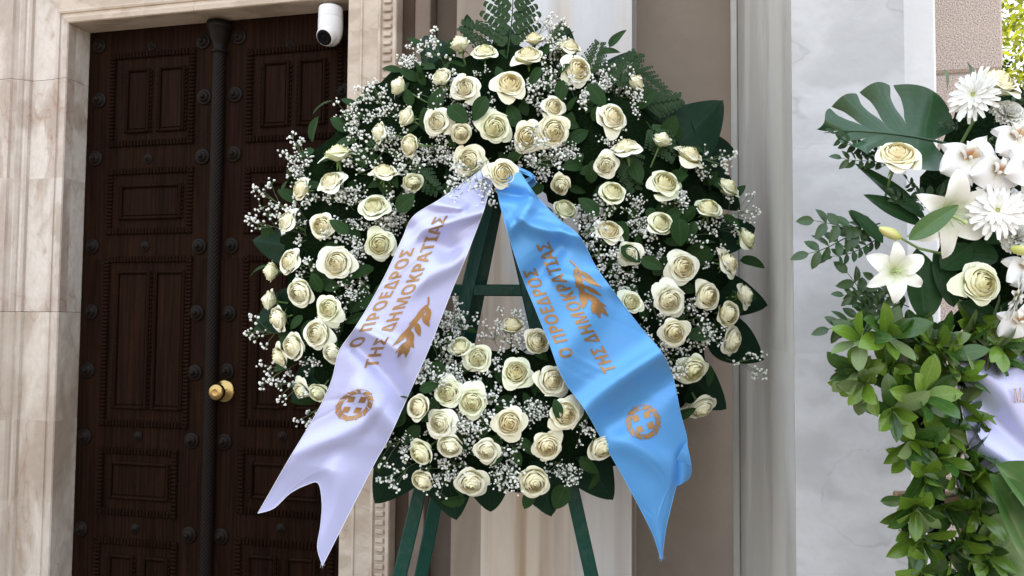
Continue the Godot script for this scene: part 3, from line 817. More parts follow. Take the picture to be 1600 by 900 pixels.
func make_gerbera(parent: Node3D, at: Vector3, d: Vector3, radius: float, roll: float, label: String) -> void:
	var o := holder(parent, "gerbera", Transform3D((aim(d, Vector3(0.1, 0.2, 1.0)) * Basis(Vector3.UP, roll)).scaled_local(Vector3.ONE * radius), at))
	tag(o, label)
	var strip: Array[ArrayMesh] = []
	for k in 4:
		var s := Sheet.new()
		s.grid(4, 7, func(u: float, v: float) -> Vector3:
			var a := u * 2.0 - 1.0
			var w := 0.10 * pow(maxf(sin(PI * (0.12 + 0.80 * v)), 0.0), 0.5)
			return Vector3(a * w, 0.2 + 0.8 * v, 0.09 + 0.05 * v - [0.10, 0.2, 0.02, 0.16][k] * v * v + 0.25 * a * a * w + 0.01 * sin(v * 6.0 + k)), func(_u: float, v: float) -> Color: return Color(0.72, 0.74, 0.58).lerp(Color(0.85, 0.85, 0.82), smoothstep(0.0, 0.35, v)))
		strip.append(s.mesh())
	for ring in 3:
		var n: int = [22, 20, 16][ring]
		for i in n:
			var a := TAU * (i + 0.37 * ring) / n + rng.randf_range(-0.06, 0.06)
			var ln: float = [1.0, 0.9, 0.6][ring] * rng.randf_range(0.92, 1.06)
			var b := Basis(Vector3.UP, a) * Basis(Vector3.RIGHT, -PI / 2 + [0.0, 0.10, 0.30][ring] + rng.randf_range(-0.07, 0.07))
			put(o, "petal", strip[(i * 3 + ring) % 4], M.lily, Transform3D(b.scaled_local(Vector3(1.0, ln, 1.0)), Vector3(0, 0.02 * ring, 0)))
	var c := Sheet.new()
	for k in 110:
		var r := 0.21 * sqrt(k / 110.0)
		var a := k * 2.39996
		c.bead(Vector3(cos(a) * r, 0.13 - r * r * 1.2, sin(a) * r), 0.026, Color(0.50, 0.52, 0.16).lerp(Color(0.72, 0.70, 0.34), r / 0.21), rng)
	put(o, "flower_centre", c.mesh(), M.green)

func make_orchid(parent: Node3D, at: Vector3, d: Vector3, radius: float, roll: float, label := "") -> void:
	var o := holder(parent, "orchid", Transform3D((aim(d, Vector3(0.0, 1.0, 0.2)) * Basis(Vector3.UP, roll)).scaled_local(Vector3.ONE * radius), at))
	if label: tag(o, label)
	# three narrow sepals behind, two broad petals before them
	for k: Array in [[0.0, 0.95, 0.34, 0.0], [2.25, 0.92, 0.33, -0.02], [-2.25, 0.92, 0.33, -0.02], [1.25, 0.98, 0.62, 0.05], [-1.25, 0.98, 0.62, 0.05]]:
		var s := Sheet.new()
		var a0: float = k[0]
		s.grid(9, 9, func(u: float, v: float) -> Vector3:
			var a := u * 2.0 - 1.0
			var w: float = k[2] * pow(maxf(sin(PI * pow(v * 0.95 + 0.03, 0.62)), 0.0), 0.62) * a
			var r: float = 0.05 + k[1] * v * (1.0 - 0.1 * a * a)
			var y: float = k[3] + 0.10 * sin(v * PI) + 0.05 * sin(a * 4.0 + a0) * v - 0.14 * a * a * v * v
			return Vector3(sin(a0) * r + cos(a0) * w, y, -cos(a0) * r + sin(a0) * w), func(_u: float, v: float) -> Color: return Color(0.84, 0.84, 0.86).lerp(Color(0.74, 0.74, 0.62), pow(1.0 - v, 4.0)))
		put(o, "petal", s.mesh(), M.lily)
	var l := Sheet.new()
	for sd: float in [-1.0, 1.0]:
		l.grid(5, 6, func(u: float, v: float) -> Vector3:
			var a := u * 2.0 - 1.0
			return Vector3(sd * (0.05 + 0.22 * sin(v * 2.2)) + 0.05 * a, 0.12 + 0.3 * v - 0.1 * a * a, 0.05 + 0.16 * a + 0.1 * v), func(_u: float, v: float) -> Color: return Color(0.62, 0.40, 0.16).lerp(Color(0.84, 0.82, 0.78), smoothstep(0.1, 0.7, v)))
	l.grid(5, 8, func(u: float, v: float) -> Vector3:
		var a := u * 2.0 - 1.0
		return Vector3(a * 0.13 * sin(PI * (0.25 + 0.7 * v)), 0.14 + 0.16 * sin(v * 3.0), 0.06 + 0.48 * v), func(_u: float, v: float) -> Color: return Color(0.55, 0.25, 0.10).lerp(Color(0.83, 0.80, 0.74), smoothstep(0.05, 0.6, v)))
	l.bead(Vector3(0, 0.2, -0.02), 0.09, Color(0.82, 0.80, 0.76), rng)
	put(o, "lip", l.mesh(), M.lily)

func make_carnation(parent: Node3D, at: Vector3, d: Vector3, radius: float, label := "") -> void:
	var o := holder(parent, "carnation", Transform3D(aim(d, Vector3(0.1, 0.3, 1.0)).scaled_local(Vector3.ONE * radius), at))
	if label: tag(o, label)
	for ring in 5:
		var n: int = [4, 6, 8, 10, 11][ring]
		for i in n:
			var s := Sheet.new()
			var phi := TAU * i / n + ring * 0.7 + rng.randf_range(-0.2, 0.2)
			var tilt: float = [1.35, 1.1, 0.8, 0.5, 0.2][ring] + rng.randf_range(-0.12, 0.12)
			var sd := rng.randf() * 9.0
			s.grid(10, 4, func(u: float, v: float) -> Vector3:
				var a := u * 2.0 - 1.0
				var r := 0.15 + 0.8 * v * (1.0 - 0.12 * a * a)
				var w := a * 0.34 * pow(v, 0.7)
				var f := 0.07 * v * sin(a * 9.0 + sd) + 0.03 * sin(a * 21.0 + sd)
				var q := Vector2(r * cos(tilt), r * sin(tilt)) + Vector2(-sin(tilt), cos(tilt)) * f
				return Vector3(cos(phi) * q.x - sin(phi) * w, q.y * 0.75, sin(phi) * q.x + cos(phi) * w), func(_u: float, v: float) -> Color: return Color(0.76, 0.78, 0.68).lerp(Color(0.85, 0.85, 0.82), v))
			put(o, "petal", s.mesh(), M.lily)

func make_bud(parent: Node3D, at: Vector3, d: Vector3, len_: float, fat: float, label := "") -> void:
	var s := Sheet.new()
	s.grid(18, 14, func(u: float, v: float) -> Vector3:
		var r := fat * pow(maxf(sin(PI * pow(v * 0.96 + 0.02, 0.85)), 0.0), 0.7) * (1.0 - 0.09 * absf(sin(u * PI * 3.0)))
		return Vector3(cos(-u * TAU) * r, v * len_, sin(-u * TAU) * r), func(u: float, v: float) -> Color: return Color(0.50, 0.52, 0.14).lerp(Color(0.68, 0.62, 0.28), smoothstep(0.1, 0.6, v)).lerp(Color(0.38, 0.46, 0.10), 0.5 * absf(sin(u * PI * 3.0))))
	var o := put_at(parent, "lily_bud", s.mesh(), M.green, Transform3D(aim(d, Vector3(0, 0.3, 1)), at))
	if label: tag(o, label)

# a split leaf: midrib along +y, slots cut in from the rim and a few holes by the rib
func split_leaf(parent: Node3D, called: String, x: Transform3D, mat: Material, slots: Array, wide: float, label: String, mesh_seed := 0.0, cup := 0.16) -> void:
	var s := Sheet.new()
	for sd: float in [-1.0, 1.0]:
		# each lobe between two slots is a sheet of its own, drawn in where the slots open
		var ends := [Vector2(0.0, 0.0)] + (slots if sd > 0.0 else slots.slice(1)) + [Vector2(1.0, 0.0)]
		for k in ends.size() - 1:
			var qa: Vector2 = ends[k]
			var qb: Vector2 = ends[k + 1]
			s.grid(26, 18, func(u: float, r: float) -> Vector3:
				var open := smoothstep(0.28, 0.6, r) * (1.0 - 0.75 * smoothstep(0.72, 1.0, r)) * sqrt(r)
				var bend := 0.05 * (r - 0.4)
				var ta := qa.x + (qa.y * open + bend if k > 0 else 0.0)
				var tb := qb.x - (qb.y * open - bend if k < ends.size() - 2 else 0.0)
				var t := lerpf(ta, tb, u)
				var al := lerpf(2.5, 0.12, pow(t, 0.62))
				var ln := wide * (0.62 + 0.38 * sin(PI * pow(t, 0.7))) * lerpf(1.0, 0.55, smoothstep(0.72, 1.0, t))
				ln *= 1.0 + 0.06 * sin(PI * u) * (1.0 if k > 0 else 0.3)
				var mid := Vector3(0, 0.06 + 0.86 * pow(t, 1.3), 0)
				var p := mid + Vector3(sin(al) * sd, cos(al) * 0.95, 0) * ln * r * (1.0 if sd > 0.0 else 0.72)
				p.z = cup * r * r * (0.5 + 0.5 * sin(t * 3.0 + mesh_seed)) - 0.22 * p.y * p.y + 0.05 * sin(PI * u) * r - 0.10 * r
				return p, func(u: float, r: float) -> Color: return Color.WHITE * (1.0 + 0.10 * sin(u * 9.0 + k) * r))
	var pts := PackedVector3Array()
	for k in 9:
		var y := -0.25 + 1.15 * k / 8.0
		pts.append(Vector3(0, y, 0.006 - 0.22 * y * y))
	s.tube(pts, 0.016, 0.005, 5, Color(2.0, 1.9, 1.4))
	tag(put_at(parent, called, s.mesh(), mat, x), label)

# ================================================================ ribbons
class Band:
	var lx := PackedVector2Array()      # left and right edge of the cloth, and how far from the eye
	var rx := PackedVector2Array()
	var dp := PackedFloat32Array()
	var folds: Array = []               # [along, slope, width, height, across from, across to]
	var tail := PackedVector2Array()
	var creases: Array = []             # small sharp ones: along, slope, across, strength
	var owner_: Node3D
	var arc := PackedFloat32Array()
	func _cm(p: PackedVector2Array, a: float) -> Vector2:
		var n := p.size() - 1
		var k := clampi(int(a * n), 0, n - 1)
		var f := a * n - k
		return p[k].cubic_interpolate(p[k + 1], p[maxi(k - 1, 0)], p[mini(k + 2, n)], f)
	func flat(a: float, t: float) -> Vector2:
		var n := lx.size() - 1
		var body := 1.0 if tail.is_empty() else 1.0 - 1.0 / n
		var l := _cm(lx, a)
		var r := _cm(rx, a)
		if a <= body or tail.is_empty(): return l.lerp(r, t * 0.5 + 0.5)
		var b := _cm(lx, body).lerp(_cm(rx, body), t * 0.5 + 0.5)
		var k := (a - body) / (1.0 - body)
		var e := _cm(tail, t * 0.5 + 0.5)
		return b.lerp(e, k)
	func depth(a: float, t: float) -> float:
		var n := dp.size() - 1
		var k := clampi(int(a * n), 0, n - 1)
		var d := lerpf(dp[k], dp[k + 1], smoothstep(0.0, 1.0, a * n - k) * 0.5 + 0.5 * (a * n - k))
		d += 0.010 * t * t
		for f: Array in folds:
			var q: float = (a - f[0] - f[1] * t) / f[2]
			d -= 2.5 * f[3] * exp(-q * q) * smoothstep(f[4], f[4] + 0.4, t) * (1.0 - smoothstep(f[5] - 0.4, f[5], t))
		for c: Vector4 in creases:
			var q := (a - c.x - c.y * t) / 0.0075
			d -= 0.0016 * c.w * exp(-q * q) * exp(-pow((t - c.z) / 0.45, 2.0))
		return d

func band_at(b: Band, a: float, t: float, lift := 0.0) -> Vector3:
	var p := b.flat(a, t)
	return spot(p.x, p.y, b.depth(a, t) - lift)

func build_band(called: String, label: String, b: Band, mat: Material, hem: Material) -> Node3D:
	var o := thing(called, label, "ribbon", Transform3D(Basis.IDENTITY, band_at(b, 0.5, 0.0)))
	b.owner_ = o
	var inv := o.transform.affine_inverse()
	var s := Sheet.new()
	s.grid(48, 260, func(u: float, v: float) -> Vector3: return inv * band_at(b, v, u * 2.0 - 1.0))
	put(o, "satin", s.mesh(), mat)
	var h := Sheet.new()
	for t: float in [-1.0, 1.0]:
		var pts := PackedVector3Array()
		for k in 121: pts.append(inv * band_at(b, k / 120.0, t, 0.0006))
		h.tube(pts, 0.0010, 0.0010, 5)
	var e := PackedVector3Array()
	for k in 61: e.append(inv * band_at(b, 1.0, k / 30.0 - 1.0, 0.0006))
	h.tube(e, 0.0009, 0.0009, 5)
	put(o, "hem", h.mesh(), hem)
	return o

# where on the band a print's (along, across) pixels fall; along runs up the cloth from `a0`
func print_point(b: Band, a0: float, t0: float, along: float, across: float) -> Vector3:
	var a := a0
	var left := absf(along)
	var dir := -1.0 if along > 0 else 1.0
	var q := b.flat(a, t0)
	while left > 0.0 and a > 0.01 and a < 0.99:
		var a2 := a + dir * 0.004
		var q2 := b.flat(a2, t0)
		var d := q.distance_to(q2)
		if d >= left:
			a += dir * 0.004 * left / d
			break
		left -= d; a = a2; q = q2
	var w := b.flat(a, -1.0).distance_to(b.flat(a, 1.0)) * 0.5
	return band_at(b, a, clampf(t0 + across / w, -0.995, 0.995), 0.0016)

func print_flat(b: Band, called: String, tris: PackedVector2Array, a0: float, t0: float, mat: Material, label: String) -> void:
	var s := Sheet.new()
	var inv := b.owner_.transform.affine_inverse()
	var work := tris
	for r in 2:
		var next := PackedVector2Array()
		for k in range(0, work.size(), 3):
			var p := work[k]; var q := work[k + 1]; var w := work[k + 2]
			if maxf(p.distance_to(q), maxf(q.distance_to(w), w.distance_to(p))) < 7.0:
				next.append_array([p, q, w])
				continue
			var pq := (p + q) / 2; var qw := (q + w) / 2; var wp := (w + p) / 2
			next.append_array([p, pq, wp, pq, q, qw, wp, qw, w, pq, qw, wp])
		work = next
	for k in work.size(): s.vert(inv * print_point(b, a0, t0, work[k].x, work[k].y))
	for k in range(0, work.size(), 3): s.tri(k, k + 1, k + 2)
	var o := put(b.owner_, called, s.mesh(), mat)
	if label: tag(o, label)

# capitals whose feet point across the band; cap is the letter height in pixels
func print_text(b: Band, text: String, a0: float, t0: float, cap: float, length: float, mat: Material) -> void:
	var f := SystemFont.new()
	f.font_names = PackedStringArray(["Droid Sans"])
	f.font_weight = 700
	var tm := TextMesh.new()
	tm.font = f
	tm.font_size = 64
	tm.pixel_size = 0.01
	tm.depth = 0.0
	tm.horizontal_alignment = HORIZONTAL_ALIGNMENT_LEFT
	tm.curve_step = 3.0
	tm.text = text
	var ar := tm.get_mesh_arrays()
	var v: PackedVector3Array = ar[Mesh.ARRAY_VERTEX]
	var ix: PackedInt32Array = ar[Mesh.ARRAY_INDEX] if ar[Mesh.ARRAY_INDEX] else PackedInt32Array()
	if ix.is_empty():
		for k in v.size(): ix.append(k)
	var lo := v[0]
	var hi := v[0]
	for p in v:
		lo = lo.min(p); hi = hi.max(p)
	# each capital is a print of its own, set where the whole line puts it
	for i in text.length():
		if text[i] == " ": continue
		tm.text = text[i]
		var x0 := f.get_string_size(text.left(i), HORIZONTAL_ALIGNMENT_LEFT, -1, 64).x * 0.01
		ar = tm.get_mesh_arrays()
		v = ar[Mesh.ARRAY_VERTEX]
		ix = ar[Mesh.ARRAY_INDEX] if ar[Mesh.ARRAY_INDEX] else PackedInt32Array()
		if ix.is_empty():
			for k in v.size(): ix.append(k)
		var tris := PackedVector2Array()
		for k in ix: tris.append(Vector2((v[k].x + x0 - lo.x) / (hi.x - lo.x) * length, -((v[k].y - lo.y) / (hi.y - lo.y) - 0.5) * cap))
		print_flat(b, "letter", tris, a0, t0, mat, "")

func fan(out: PackedVector2Array, poly: PackedVector2Array) -> void:
	for k in Geometry2D.triangulate_polygon(poly): out.append(poly[k])

func leaf_poly(at: Vector2, ang: float, len_: float, wide: float) -> PackedVector2Array:
	var p := PackedVector2Array()
	var d := Vector2.from_angle(ang)
	var n := d.orthogonal()
	for k in 7: p.append(at + d * len_ * k / 6.0 + n * wide * 0.5 * sin(PI * pow(k / 6.0, 0.8)))
	for k in range(5, 0, -1): p.append(at + d * len_ * k / 6.0 - n * wide * 0.5 * sin(PI * pow(k / 6.0, 0.8)))
	return p

# a round badge: a plain cross on a square shield inside a ring of leaves
func print_badge(b: Band, a0: float, t0: float, r: float, mat: Material) -> void:
	var t := PackedVector2Array()
	var q := r * 0.52
	var w := r * 0.15
	for sx: float in [-1.0, 1.0]:
		for sy: float in [-1.0, 1.0]:
			fan(t, PackedVector2Array([Vector2(sx * w, sy * w), Vector2(sx * q, sy * w), Vector2(sx * q, sy * q), Vector2(sx * w, sy * q)]))
	for k in 26:
		var a := TAU * k / 26.0
		fan(t, leaf_poly(Vector2.from_angle(a) * r * 0.76, a + (1.2 if sin(a) > 0 else -1.2) * (1.0 if k % 2 else 0.7), r * 0.40, r * 0.17))
	for k in 40:
		var a := TAU * k / 40.0
		var a2 := TAU * (k + 1) / 40.0
		for rr: Vector2 in [Vector2(0.71, 0.75), Vector2(0.96, 1.0)]:
			fan(t, PackedVector2Array([Vector2.from_angle(a) * r * rr.x, Vector2.from_angle(a) * r * rr.y, Vector2.from_angle(a2) * r * rr.y, Vector2.from_angle(a2) * r * rr.x]))
	print_flat(b, "round_badge", t, a0, t0, mat, "gold printed round badge with a cross inside a ring of leaves")

# a printed olive sprig tied with a ribbon
func print_sprig(b: Band, a0: float, t0: float, len_: float, mat: Material) -> void:
	var t := PackedVector2Array()
	for k in 14:
		var x := len_ * (0.5 - k / 14.0)
		var y := len_ * 0.07 * sin(k * 0.5)
		var y2 := len_ * 0.07 * sin((k + 1) * 0.5)
		fan(t, PackedVector2Array([Vector2(x, y - 1.5), Vector2(x - len_ / 14.0, y2 - 1.5), Vector2(x - len_ / 14.0, y2 + 1.5), Vector2(x, y + 1.5)]))
		if k > 1 and k < 13:
			var s := len_ * (0.24 + 0.10 * sin(k * 0.24))
			if k % 2 == 0: fan(t, leaf_poly(Vector2(x, y - 0.5), PI + 0.58 + 0.12 * sin(k * 2.0), s, s * 0.29))
			else: fan(t, leaf_poly(Vector2(x, y + 0.5), PI - 0.62 + 0.12 * cos(k * 2.0), s * 1.05, s * 0.29))
	for e: float in [-0.24, 0.22]: fan(t, leaf_poly(Vector2(-len_ * 0.36, 0.0), PI + e, len_ * 0.34, len_ * 0.12))
	print_flat(b, "olive_sprig", t, a0, t0, mat, "gold printed olive sprig")

func build_ribbons() -> void:
	M.gold = paint(lin(0.37, 0.21, 0.085), 0.34)
	M.gold.metallic = 0.6
	var weave := noise_tex(101, 0.12, [], 256, 3, true, 2.0)
	var satin := paint(lin(0.51, 0.53, 0.81), 0.36)  # white cloth; the bluish tint it takes from the sky is mixed in
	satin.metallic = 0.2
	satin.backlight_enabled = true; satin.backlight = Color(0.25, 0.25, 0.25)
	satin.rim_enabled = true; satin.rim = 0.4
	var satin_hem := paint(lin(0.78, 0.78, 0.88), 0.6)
	var blue := paint(lin(0.105, 0.36, 0.77), 0.36)
	blue.metallic = 0.2
	blue.backlight_enabled = true; blue.backlight = Color(0.2, 0.2, 0.2)
	blue.rim_enabled = true; blue.rim = 0.4
	var blue_hem := paint(lin(0.2, 0.45, 0.78), 0.6)
	for m: StandardMaterial3D in [satin, blue]:
		m.normal_enabled = true; m.normal_texture = weave; m.normal_scale = 0.12
		m.uv1_triplanar = true; m.uv1_scale = Vector3(9, 2.5, 9)
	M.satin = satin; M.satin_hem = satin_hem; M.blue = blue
	var w := Band.new()
	for r: Array in [[757, 262, 771, 268, 1.775], [726, 284, 769, 287, 1.77], [688, 311, 762, 307, 1.755], [646, 338, 755, 331, 1.74], [629, 372, 743, 363, 1.735], [606, 422, 727, 404, 1.735], [580, 471, 708, 449, 1.735], [553, 515, 690, 495, 1.735], [530, 549, 672, 541, 1.74], [519, 592, 651, 589, 1.745], [502, 632, 628, 640, 1.75], [476, 677, 605, 690, 1.755], [447, 725, 579, 736, 1.765], [403, 802, 504, 884, 1.78]]:
		w.lx.append(Vector2(r[0], r[1])); w.rx.append(Vector2(r[2], r[3])); w.dp.append(r[4])
	w.tail = PackedVector2Array([Vector2(403, 802), Vector2(428, 794), Vector2(453, 771), Vector2(478, 758), Vector2(497, 755), Vector2(503, 785), Vector2(501, 820), Vector2(496, 855), Vector2(504, 884)])
	w.folds = [[0.20, 0.03, 0.022, 0.012, -1.4, 0.6], [0.27, -0.04, 0.030, 0.010, -0.9, 1.4], [0.33, 0.05, 0.03, -0.008, -1.4, 0.9], [0.43, -0.05, 0.035, 0.007, -0.2, 1.5], [0.60, 0.07, 0.022, 0.010, -1.5, 0.7], [0.66, 0.09, 0.028, -0.009, -1.0, 1.5], [0.74, 0.07, 0.03, 0.009, -0.6, 1.5], [0.83, -0.08, 0.04, 0.006, -1.4, 0.6], [0.93, 0.05, 0.03, 0.006, -0.2, 1.5]]
	rng.seed = 12
	for k in 22: w.creases.append(Vector4(rng.randf_range(0.1, 0.98), rng.randf_range(-0.12, 0.12), rng.randf_range(-1, 1), rng.randf_range(-1, 1)))
	var wo := build_band("white_ribbon", "white satin ribbon, lavender sky tint painted in, with gold lettering and a forked end on the rose wreath", w, satin, satin_hem)
	print_text(w, "Ο ΠΡΟΕΔΡΟΣ", 0.605, -0.70, 21, 176, M.gold)
	print_text(w, "ΤΗΣ ΔΗΜΟΚΡΑΤΙΑΣ", 0.665, -0.17, 21, 262, M.gold)
	print_sprig(w, 0.545, 0.46, 88, M.gold)
	print_badge(w, 0.765, -0.20, 27, M.gold)
	var b := Band.new()
	for r: Array in [[774, 284, 812, 268, 1.735], [781, 318, 838, 306, 1.725], [790, 352, 873, 342, 1.725], [803, 395, 907, 371, 1.73], [818, 438, 930, 415, 1.735], [837, 484, 960, 457, 1.735], [858, 536, 996, 505, 1.735], [880, 592, 1034, 551, 1.735], [914, 640, 1052, 592, 1.75], [941, 688, 1063, 645, 1.76], [964, 728, 1074, 694, 1.765], [986, 768, 1062, 738, 1.77], [1006, 806, 1050, 786, 1.775], [1022, 840, 1040, 830, 1.78], [1032, 873, 1035, 873, 1.785]]:
		b.lx.append(Vector2(r[0], r[1])); b.rx.append(Vector2(r[2], r[3])); b.dp.append(r[4])
	b.folds = [[0.06, 0.02, 0.02, -0.010, -1.4, 1.4], [0.11, -0.05, 0.022, 0.011, -1.2, 1.2], [0.16, 0.05, 0.03, 0.012, -0.6, 1.4], [0.24, -0.06, 0.03, -0.010, -1.4, 0.8], [0.30, 0.04, 0.028, 0.009, -0.4, 1.5], [0.40, -0.07, 0.035, 0.006, -1.4, 1.0], [0.535, -0.035, 0.024, 0.013, -1.6, 1.6], [0.60, -0.03, 0.03, -0.008, -1.4, 1.5], [0.72, 0.10, 0.045, 0.006, -1.4, 1.0]]
	for k in 22: b.creases.append(Vector4(rng.randf_range(0.08, 0.95), rng.randf_range(-0.12, 0.12), rng.randf_range(-1, 1), rng.randf_range(-1, 1)))
	var bo := build_band("blue_ribbon", "sky blue satin ribbon with gold lettering on the rose wreath, ending in a point", b, blue, blue_hem)
	print_text(b, "Ο ΠΡΟΕΔΡΟΣ", 0.463, -0.74, 21, 150, M.gold)
	print_text(b, "ΤΗΣ ΔΗΜΟΚΡΑΤΙΑΣ", 0.512, -0.10, 22, 228, M.gold)
	print_sprig(b, 0.325, 0.42, 88, M.gold)
	print_badge(b, 0.635, 0.08, 27, M.gold)
	# the second tail of the blue ribbon is turned back on itself at the outer edge
	var fl := Sheet.new()
	var inv := bo.transform.affine_inverse()
	fl.grid(12, 14, func(u: float, v: float) -> Vector3:
		var p := Vector2(1056, 716).lerp(Vector2(1080, 727), u).lerp(Vector2(1055, 762).lerp(Vector2(1076, 750), u), v)
		p.x += 3.0 * sin(v * PI) * u
		return inv * spot(p.x, p.y, 1.778 - 0.018 * sin(u * PI) + 0.012 * v))
	fl.grid(8, 10, func(u: float, v: float) -> Vector3:
		var p := Vector2(1072, 690).lerp(Vector2(1056, 718), u).lerp(Vector2(1074, 694).lerp(Vector2(1081, 728), u), v)
		return inv * spot(p.x, p.y, 1.764 - 0.006 * sin(u * PI)))
	put(bo, "turned_tail", fl.mesh(), blue)
	var lp := Sheet.new()
	lp.grid(16, 18, func(u: float, v: float) -> Vector3:
		var a := lerpf(-0.5, 3.6, v)
		return inv * spot(806.0 + 22.0 * sin(a * 0.8) + 10.0 * u, 262.0 + 34.0 * v * (0.6 + 0.4 * u) + 4.0 * sin(u * 7.0), 1.80 - 0.035 * sin(v * PI) + 0.012 * u + 0.004 * sin(u * 9.0 + v * 3.0)))
	put(bo, "bow_loop", lp.mesh(), blue)
	var th := Sheet.new()
	for k in 7:
		var a := k * 0.95
		th.tube(PackedVector3Array([inv * spot(1033, 868, 1.786), inv * spot(1034 + 6 * sin(a), 874 + 4 * cos(a * 1.7), 1.784)]), 0.0005, 0.0004, 3)
	put(bo, "loose_threads", th.mesh(), blue_hem)
	var tw := Sheet.new()
	var inw := wo.transform.affine_inverse()
	for k in 6:
		var a := k * 1.05
		tw.tube(PackedVector3Array([inw * spot(503, 880, 1.781), inw * spot(504 + 4 * sin(a), 885 + 3 * cos(a * 1.7), 1.78)]), 0.0005, 0.0004, 3)
	put(wo, "loose_threads", tw.mesh(), satin_hem)

# ================================================================ the wreath
const HUB := Vector2(787, 418)

func ring_part(px: float, py: float) -> float:
	var a := (Vector2(px, py) - HUB)
	var inner := 105.0
	if a.y > 0: inner = 100.0
	return clampf((a.length() - inner) / (378.0 - inner), -0.2, 1.2)

func ring_depth(px: float, py: float) -> float:
	var f := clampf(ring_part(px, py), 0.02, 0.98)
	return 1.95 + (415.0 - py) * 0.0016 * 0.10 - 0.135 * sqrt(sin(PI * f))

# the way the wreath's surface faces, in the world
func ring_normal(px: float, py: float) -> Vector3:
	var a := (Vector2(px, py) - HUB).normalized()
	var k := (clampf(ring_part(px, py), 0.0, 1.05) - 0.42) * 1.75
	return (cam_basis * Vector3(a.x * k, -a.y * k + 0.12, 1.0)).normalized()

func build_wreath() -> void:
	rng.seed = 77
	var at := spot(HUB.x, 792, 1.93)
	var wr := thing("flower_wreath", "round wreath of white roses and baby's breath on a dark green easel", "wreath", Transform3D(Basis(Vector3.UP, deg_to_rad(12.8)), at))
	# the bound ring of moss and twigs that everything is stuck into
	var ring := Sheet.new()
	var nz := fbm(9, 6.0, 3)
	ring.grid(96, 20, func(u: float, w: float) -> Vector3:
		var a := u * TAU
		var p := HUB + Vector2(cos(a), sin(a)) * 240.0
		var c := spot(p.x, p.y, 1.94 + (415.0 - p.y) * 0.00016)
		var o := cam_basis * Vector3(cos(a), -sin(a), 0)
		var n := cam_basis * Vector3(0, 0, 1)
		var q := c + o * cos(-w * TAU) * 0.168 * reach + n * sin(-w * TAU) * 0.085 * reach
		return q + (o * cos(-w * TAU) + n * sin(-w * TAU)) * 0.04 * reach * nz.get_noise_3dv(q))
	put_at(wr, "moss_ring", ring.mesh(), M.moss, Transform3D(Basis.IDENTITY, Vector3.ZERO))
	# broad dark leaves folded round the back of the ring: place, where the tip points, length and width in centimetres
	var broad: Array[ArrayMesh] = []
	for k in 4: broad.append(leaf_shape(1.0, [0.62, 0.55, 0.7, 0.5][k], 0.62, [-0.25, 0.15, -0.1, 0.3][k], [0.12, 0.25, 0.05, 0.18][k], 0.012, k * 2.0, 10, 18))
	for b: Array in [[600, 255, -0.85, -0.65, 19, 0], [610, 205, -1.0, -0.15, 15, 1], [1035, 250, 0.75, 0.75, 19, 2], [1060, 235, 0.95, 0.1, 15, 1], [1090, 260, 0.7, -0.6, 14, 0], [650, 690, -0.55, -0.8, 17, 0], [690, 705, 0.2, -1.0, 15, 2], [760, 700, 0.05, -1.0, 16, 1], [835, 700, 0.25, -1.0, 15, 2], [895, 690, 0.55, -0.8, 16, 0], [930, 680, 0.9, -0.55, 13, 3], [860, 720, -0.3, -1.0, 12, 1], [1110, 450, 0.95, -0.25, 14, 0], [1110, 510, 0.85, -0.5, 14, 2], [1100, 380, 1.0, 0.35, 14, 1], [1060, 570, 0.75, -0.65, 15, 0], [480, 470, -0.9, -0.4, 13, 2], [480, 390, -1.0, 0.2, 13, 0], [520, 570, -0.8, -0.6, 14, 1], [545, 300, -0.9, 0.4, 12, 3], [700, 120, -0.4, 0.8, 13, 1], [860, 120, 0.3, 0.9, 13, 0], [940, 160, 0.5, 0.8, 14, 2], [790, 110, 0.0, 1.0, 12, 3], [1000, 200, 0.7, 0.5, 14, 1]]:
		var d: Vector3 = cam_basis * Vector3(b[2], b[3], -0.12)
		var p := spot(b[0], b[1], ring_depth(b[0], b[1]) + 0.06)
		put_at(wr, "broad_leaf", broad[b[5]], M.dark_leaf, Transform3D(aim(d, cam_basis * Vector3(b[2] * 0.35, b[3] * 0.35 + 0.2, 1.0)).scaled_local(Vector3.ONE * b[4] * 0.0122 * reach), p))
	# leaves among the flowers
	var small: Array[ArrayMesh] = []
	for k in 8: small.append(leaf_shape(1.0, [0.56, 0.48, 0.62, 0.5, 0.7, 0.42, 0.58, 0.52][k], [0.8, 0.75, 0.85, 0.9, 0.8, 0.7, 0.85, 0.78][k], [0.3, 0.1, 0.4, 0.2, 0.12, 0.35, -0.1, 0.25][k], [0.1, 0.25, 0.05, 0.3, 0.12, 0.2, 0.15, 0.35][k], 0.01, k * 1.3, 6, 8, Color.WHITE * [1.0, 1.5, 0.9, 2.0, 1.2, 1.0, 2.6, 1.5][k]))
	var roses := rose_list()
	for k in 290:
		var r := sqrt(rng.randf_range(0.10, 1.0)) * 372.0
		var a := rng.randf() * TAU
		var p := HUB + Vector2(cos(a), sin(a)) * r
		if p.x > 655 and p.x < 900 and p.y > 300 and p.y < 505: p = HUB + Vector2(cos(a), sin(a)) * rng.randf_range(200, 385)
		var n := ring_normal(p.x, p.y)
		var d := (cam_basis * Vector3(cos(a) * 0.6 + rng.randf_range(-0.9, 0.9), -sin(a) * 0.6 + rng.randf_range(-0.9, 0.9), 0.25)).normalized()
		var z := spot(p.x, p.y, ring_depth(p.x, p.y) + rng.randf_range(0.0, 0.045))
		put_at(wr, "leaf", small[rng.randi() % 8], M.rose_leaf, Transform3D(aim(d, n + Vector3(rng.randf_range(-0.5, 0.5), rng.randf_range(-0.2, 0.6), rng.randf_range(-0.3, 0.3))).scaled_local(Vector3.ONE * rng.randf_range(0.04, 0.072) * reach), z))
